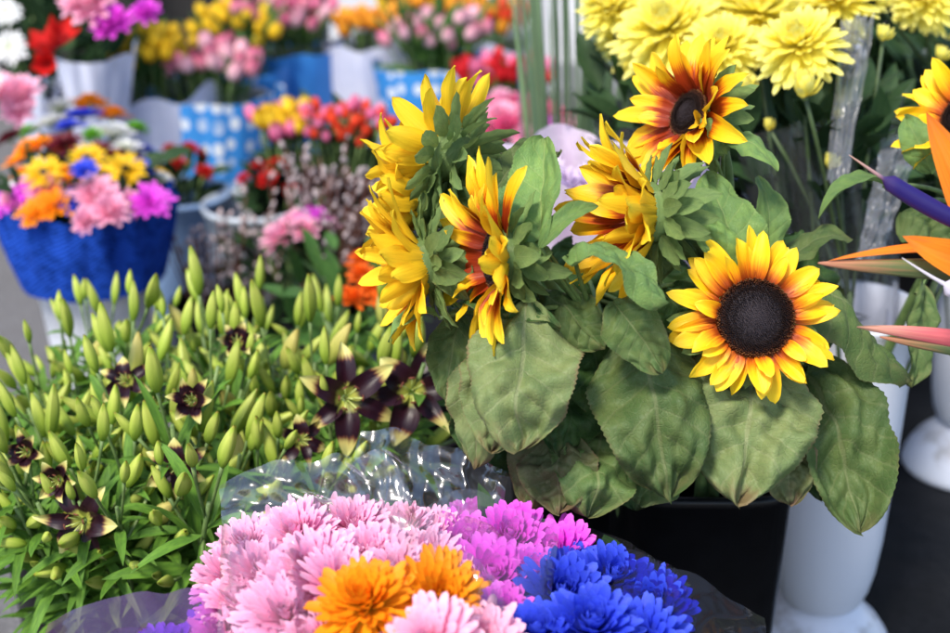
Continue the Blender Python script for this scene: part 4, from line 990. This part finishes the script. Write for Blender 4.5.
# coral tulips in the middle
c = bx(345, 120, .38); bucket('flower_bucket', 'black bucket of coral red tulips in the middle', 'bucket', V3((c.x + .02, c.y, 0)), .075, .085, .30, M_black)
tulips('coral red tulips in the middle behind the willow twigs', c, .088, .335, ['coral', 'coral', 'coral', 'rose'], 46, H=.06, leafy=60, leafL=.05, s=.65, leafm=M_dkleaf)
c = bx(284, 132, .36)
tulips('yellow and rose tulips left of the coral red ones', c, .045, .33, ['yellow', 'rose', 'rose', 'yellow'], 20, H=.06, leafy=30, leafL=.05, leafm=M_dkleaf)
bucket('flower_bucket', 'small black bucket of yellow and rose tulips', 'bucket', c, .055, .065, .30, M_black)
# small pots with red roses
M_galv = plain('pale_blue_pail', (.22, .33, .52), .45, .1, 12)
c = bx(180, 162, .30); bucket('small_pail', 'pale blue pail with small red roses beside the mixed bouquet', 'pail', c, .07, .085, .24, M_galv)
redset = bloomset('red', [P_red, M_stem], 1, R=.017, n=30, wid=.5, nl=4)
posy('rose_bunch', 'few small red roses in the pale blue pail', c, .06, .29, redset, 6, .03, 60)
M_glass = plain('grey_white_pail', (.45, .50, .56), .35, .1, 12)
c = bx(252, 178, .29); bucket('small_pail', 'grey white pail with dark contents behind the willow twigs', 'pail', c, .075, .09, .24, M_glass)
posy('rose_bunch', 'small red roses at the right of the grey white pail', c + V3((.03, .0, 0)), .05, .28, redset, 6, .03, 50)
# willow twigs
M_twig = plain('willow_bark', (.10, .035, .022), .6, .3, 60); M_cat = plain('willow_catkin', (.36, .28, .28), .9, .15, 200, col2=(.50, .42, .42))
mbc = MB(); rows = []
mbc.lathe([(.0003, 0), (.0042, .004), (.0050, .009), (.0038, .014), (.0003, .018)], seg=8); CAT = mbc.mesh('catkin', [M_cat])
def willow(label, c, top, n=18, sp=.10, z1=.46):
    root = thing('willow_bunch', label, 'twig bunch', (c.x, c.y, .03), 'bunches of pussy willow twigs'); mb = MB(); cnt = 0
    for k in range(n):
        a = U(0, 6.28); rr = sp * math.sqrt(rng.random()); e = V3((c.x + rr * math.cos(a), c.y + rr * math.sin(a) * .8, z1 * U(.75, 1.05)))
        b = V3((c.x + rr * .2 * math.cos(a), c.y + rr * .2 * math.sin(a), .05)); pts = bez(b, b.lerp(e, .5) + V3((0, 0, .02)), e, 12); mb.tube(pts, [.0026 - .0013 * i / 11 for i in range(12)], 5)
        for i in range(5, 12):
            if cnt >= 98: break
            for sgn in (1,):
                p = pts[i]; an = U(0, 6.28); d = V3((math.cos(an) * .6, math.sin(an) * .6 - .3, 1)).normalized()
                put('catkin', CAT, root, mat=Matrix.Translation(-V3(root.location)) @ frame_to(p + d * .002 + V3((math.cos(an), math.sin(an), 0)) * .003, d) @ Matrix.Scale(U(.6, 1.0), 4)); cnt += 1
    mb.build('twigs', M_twig, root); return root
c = bx(212, 275, .20); willow('pussy willow twigs with pale catkins right of the mixed bouquet', c, 0, 20, .09, .31)
bucket('flower_bucket', 'black bucket of pussy willow right of the mixed bouquet', 'bucket', c, .06, .07, .15, M_black)
c2 = bx(250, 270, .20); willow('pussy willow twigs nearest the grey white pail', c2, 0, 14, .07, .29)
c = bx(325, 278, .22); willow('pussy willow twigs in front of the coral tulips', c, 0, 20, .09, .40)
bucket('flower_bucket', 'black bucket of pussy willow in front of the coral tulips', 'bucket', c, .06, .07, .15, M_black)
c = bx(305, 205, .30); willow('tall pussy willow twigs reaching up to the yellow and rose tulips', c, 0, 12, .08, .39)
c = bx(350, 215, .30); willow('pussy willow twigs beside the black bucket of coral tulips', c, 0, 9, .06, .37)
c = bx(300, 240, .25)
leafy_bunch('low green leaves between the willow twigs', c, .14, .05, .24, 160, M_dkleaf, .06, .02)
c = bx(305, 228, .30); posy('flower_bunch', 'small magenta and pink flowers between the willow bunches', c, .04, .29, mset + sset, 5, .02, 30)

# mixed bouquet in blue burlap
c = bx(85, 190, .37); mixc = c
root = thing('burlap_planter', 'deep blue burlap wrapped planter on a white pot', 'planter', (c.x, c.y, 0))
mb = MB(); mb.lathe(bucket_prof(.07, .09, .22), c=(c.x, c.y, .004), seg=40); mb.build('pot', plain('white_pot', (.62, .63, .68), .4), root)
mb = MB(); cone_wrap(mb, (c.x, c.y), .225, .375, .112, .133, 0, 6.283, 160, 26, .14, 1.7, .05); mb.build('burlap', W_burl, root)
root = thing('mixed_bouquet', 'mixed bouquet of orange, yellow, blue and pink daisies in the blue burlap planter', 'bouquet', (c.x, c.y, .2))
dz = dict(R=.034, n=44, wid=.30, e0=60, e1=2, curl=.05, nl=5, grow=.9, pw=.5, jit=7)
DS = {k: chrys(**dz).mesh('daisy_' + k, [m_, M_stem]) for k, m_ in (('o', P_or), ('w', P_white), ('b', P_blue), ('g', P_grn), ('m', P_mar), ('mag', P_mag))}
DS['y'] = chrys(R=.034, n=34, wid=.36, e0=30, e1=5, curl=.05, nl=6, shape=sh_petal, pw=.5, jit=10).mesh('daisy_y', [P_yel2, M_stem])
DS['p'] = sset[0]; DS['g'] = chrys(R=.022, n=60, wid=.3, nl=4).mesh('daisy_g', [P_grn, M_stem])
for (k, x, y, z, s) in [('o', 55, 205, .385, 1.15), ('p', 95, 196, .40, 1.4), ('p', 110, 212, .385, 1.1), ('mag', 20, 196, .385, 1.1), ('mag', 150, 203, .385, 1.1), ('p', 85, 222, .375, .8), ('o', 35, 214, .375, .9), ('mag', 5, 205, .37, .9),
                        ('y', 45, 175, .42, 1.15), ('y', 88, 160, .43, 1.1), ('y', 125, 172, .415, 1.15), ('b', 85, 172, .43, .75), ('p', 40, 190, .40, .9), ('o', 75, 188, .40, .8), ('y', 105, 178, .415, .9), ('p', 130, 205, .38, 1.0),
                        ('o', 35, 150, .42, 1.2), ('m', 65, 145, .435, 1.1), ('g', 92, 138, .435, 1.0), ('m', 100, 152, .425, .8), ('w', 112, 135, .425, 1.25), ('o', 22, 160, .40, 1.0), ('w', 125, 148, .41, 1.0), ('g', 30, 133, .42, 1.0), ('w', 50, 124, .435, 1.2),
                        ('b', 82, 118, .44, 1.2), ('o', 112, 118, .43, 1.1), ('g', 136, 130, .42, 1.1), ('b', 70, 128, .44, .9), ('m', 10, 140, .40, 1.0), ('w', 60, 110, .42, 1), ('o', 90, 106, .42, 1), ('b', 140, 150, .39, .8)]:
    p = Wz(x, y, z); v = p - V3((mixc.x, mixc.y, p.z)); bloom_at('bloom', DS[k], root, p, frame_to(p, (v * 3 + V3((0, -.25, .8))).normalized(), U(0, 6)), s * .9)
    if k == 'y':
        mb = MB(); mb.lathe([(.0003, .010), (.006, .009), (.010, .003), (.0105, -.002)], seg=14); put('seed_disc', mb.mesh('dk', [M_disc]), root, mat=Matrix.Translation(p - V3(root.location)) @ Matrix.Rotation(.4, 4, 'X'))
for k_ in range(26):
    a = U(0, 6.28); rr = .13 * math.sqrt(U(.25, 1)); p = V3((mixc.x + rr * math.cos(a), mixc.y + rr * math.sin(a), .437 - .055 * (rr / .13) ** 2 - U(0, .012)))
    bloom_at('bloom', DS[pk(['o', 'p', 'mag', 'y', 'w', 'b', 'm', 'g', 'p', 'o'])], root, p, frame_to(p, V3((math.cos(a) * rr * 6, math.sin(a) * rr * 6 - .2, 1)), U(0, 6)), U(.5, .75))
foliage(root, mixc, .13, .30, .40, 170, M_dkleaf, .05, .022, stems=[((mixc.x, mixc.y, .2), (mixc.x, mixc.y, .38))])

# top-left bouquet: white gerberas, red tulips/roses, pink flowers
c = bx(60, 70, .40)
bucket('flower_bucket', 'grey bucket of gerbera and red petalled flowers at the top left', 'bucket', c, .075, .09, .26, plain('grey_pail', (.25, .27, .3), .5))
root = thing('mixed_bouquet', 'top left bouquet with white gerberas and large red petals wrapped in white', 'bouquet', (c.x, c.y, .03))
GB = chrys(R=.045, n=48, wid=.24, e0=25, e1=4, curl=.04, nl=6, pw=.6, jit=4).mesh('gerbera', [P_white, M_stem])
foliage(root, c, .17, .30, .60, 300, M_dkleaf, .08, .026, stems=[((c.x + U(-.03, .03), c.y, .05), (c.x + U(-.1, .1), c.y + U(-.1, .1), .5)) for _ in range(10)])
for (x, y, z, s) in [(10, 48, .50, .62), (6, 12, .55, .55), (-14, 80, .48, .6)]:
    p = Wz(x, y, z); p.y = c.y - .08; p = Wz(x, y, z); bloom_at('bloom', GB, root, W(x, y, depth(p) - .1), frame_to(V3(W(x, y, depth(p) - .1)), V3((.2, -.9, .5)), U(0, 6)), s)
    mb = MB(); mb.lathe([(.0003, .006), (.008, .004), (.010, -.002)], seg=12)
RB = MB()
for k in range(5):
    az = k * 1.256; d = V3((math.cos(az) * .6, math.sin(az) * .6, 1)).normalized(); blade(RB, (0, 0, 0), d * .035 + V3((math.cos(az), math.sin(az), 0)) * .012, d * .075, V3((-math.cos(az), -math.sin(az), .4)), .042, sh_lance, 9, 5, cup=.4)
RB = RB.mesh('red_bloom', [P_red])
for (x, y, s, dv) in [(x_ - 6, y_ - 6, s_ * .8, d_) for x_, y_, s_, d_ in [(58, 62, .95, (-.3, -.4, 1)), (60, 55, .9, (.5, -.3, .9)), (55, 70, .7, (0, -.8, .2))]]:
    p = W(x, y, 2.42); bloom_at('red_bloom', RB, root, p, frame_to(p, V3(dv), U(0, 6)), s)
dd = depth(Wz(90, 10, .5))
for (me, x, y, s) in [(sset[0], 90, 5, 1.5), (mset[0], 115, 22, 1.2), (mset[0], 105, 28, .9), (sset[1], 78, 0, 1.2), (mset[0], 146, 12, .9), (sset[0], 22, 95, 1.2), (sset[1], 2, 92, 1.1), (sset[1], 18, 112, 1.0)]:
    p = W(x, y, 2.50); bloom_at('bloom', me, root, p, orient(p, .2, .8), s)
mb = MB(); cone_wrap(mb, (c.x + .07, c.y - .04), .22, .46, .04, .09, math.radians(-120), math.radians(20), 50, 20, .08, 3.4, .05); mb.build('wrapper', W_white, root)
mb = MB(); cone_wrap(mb, (c.x - .02, c.y - .10), .24, .40, .02, .045, 0, 6.28, 50, 20, .1, 5.4, .05); mb.build('wrapper', W_white, root)
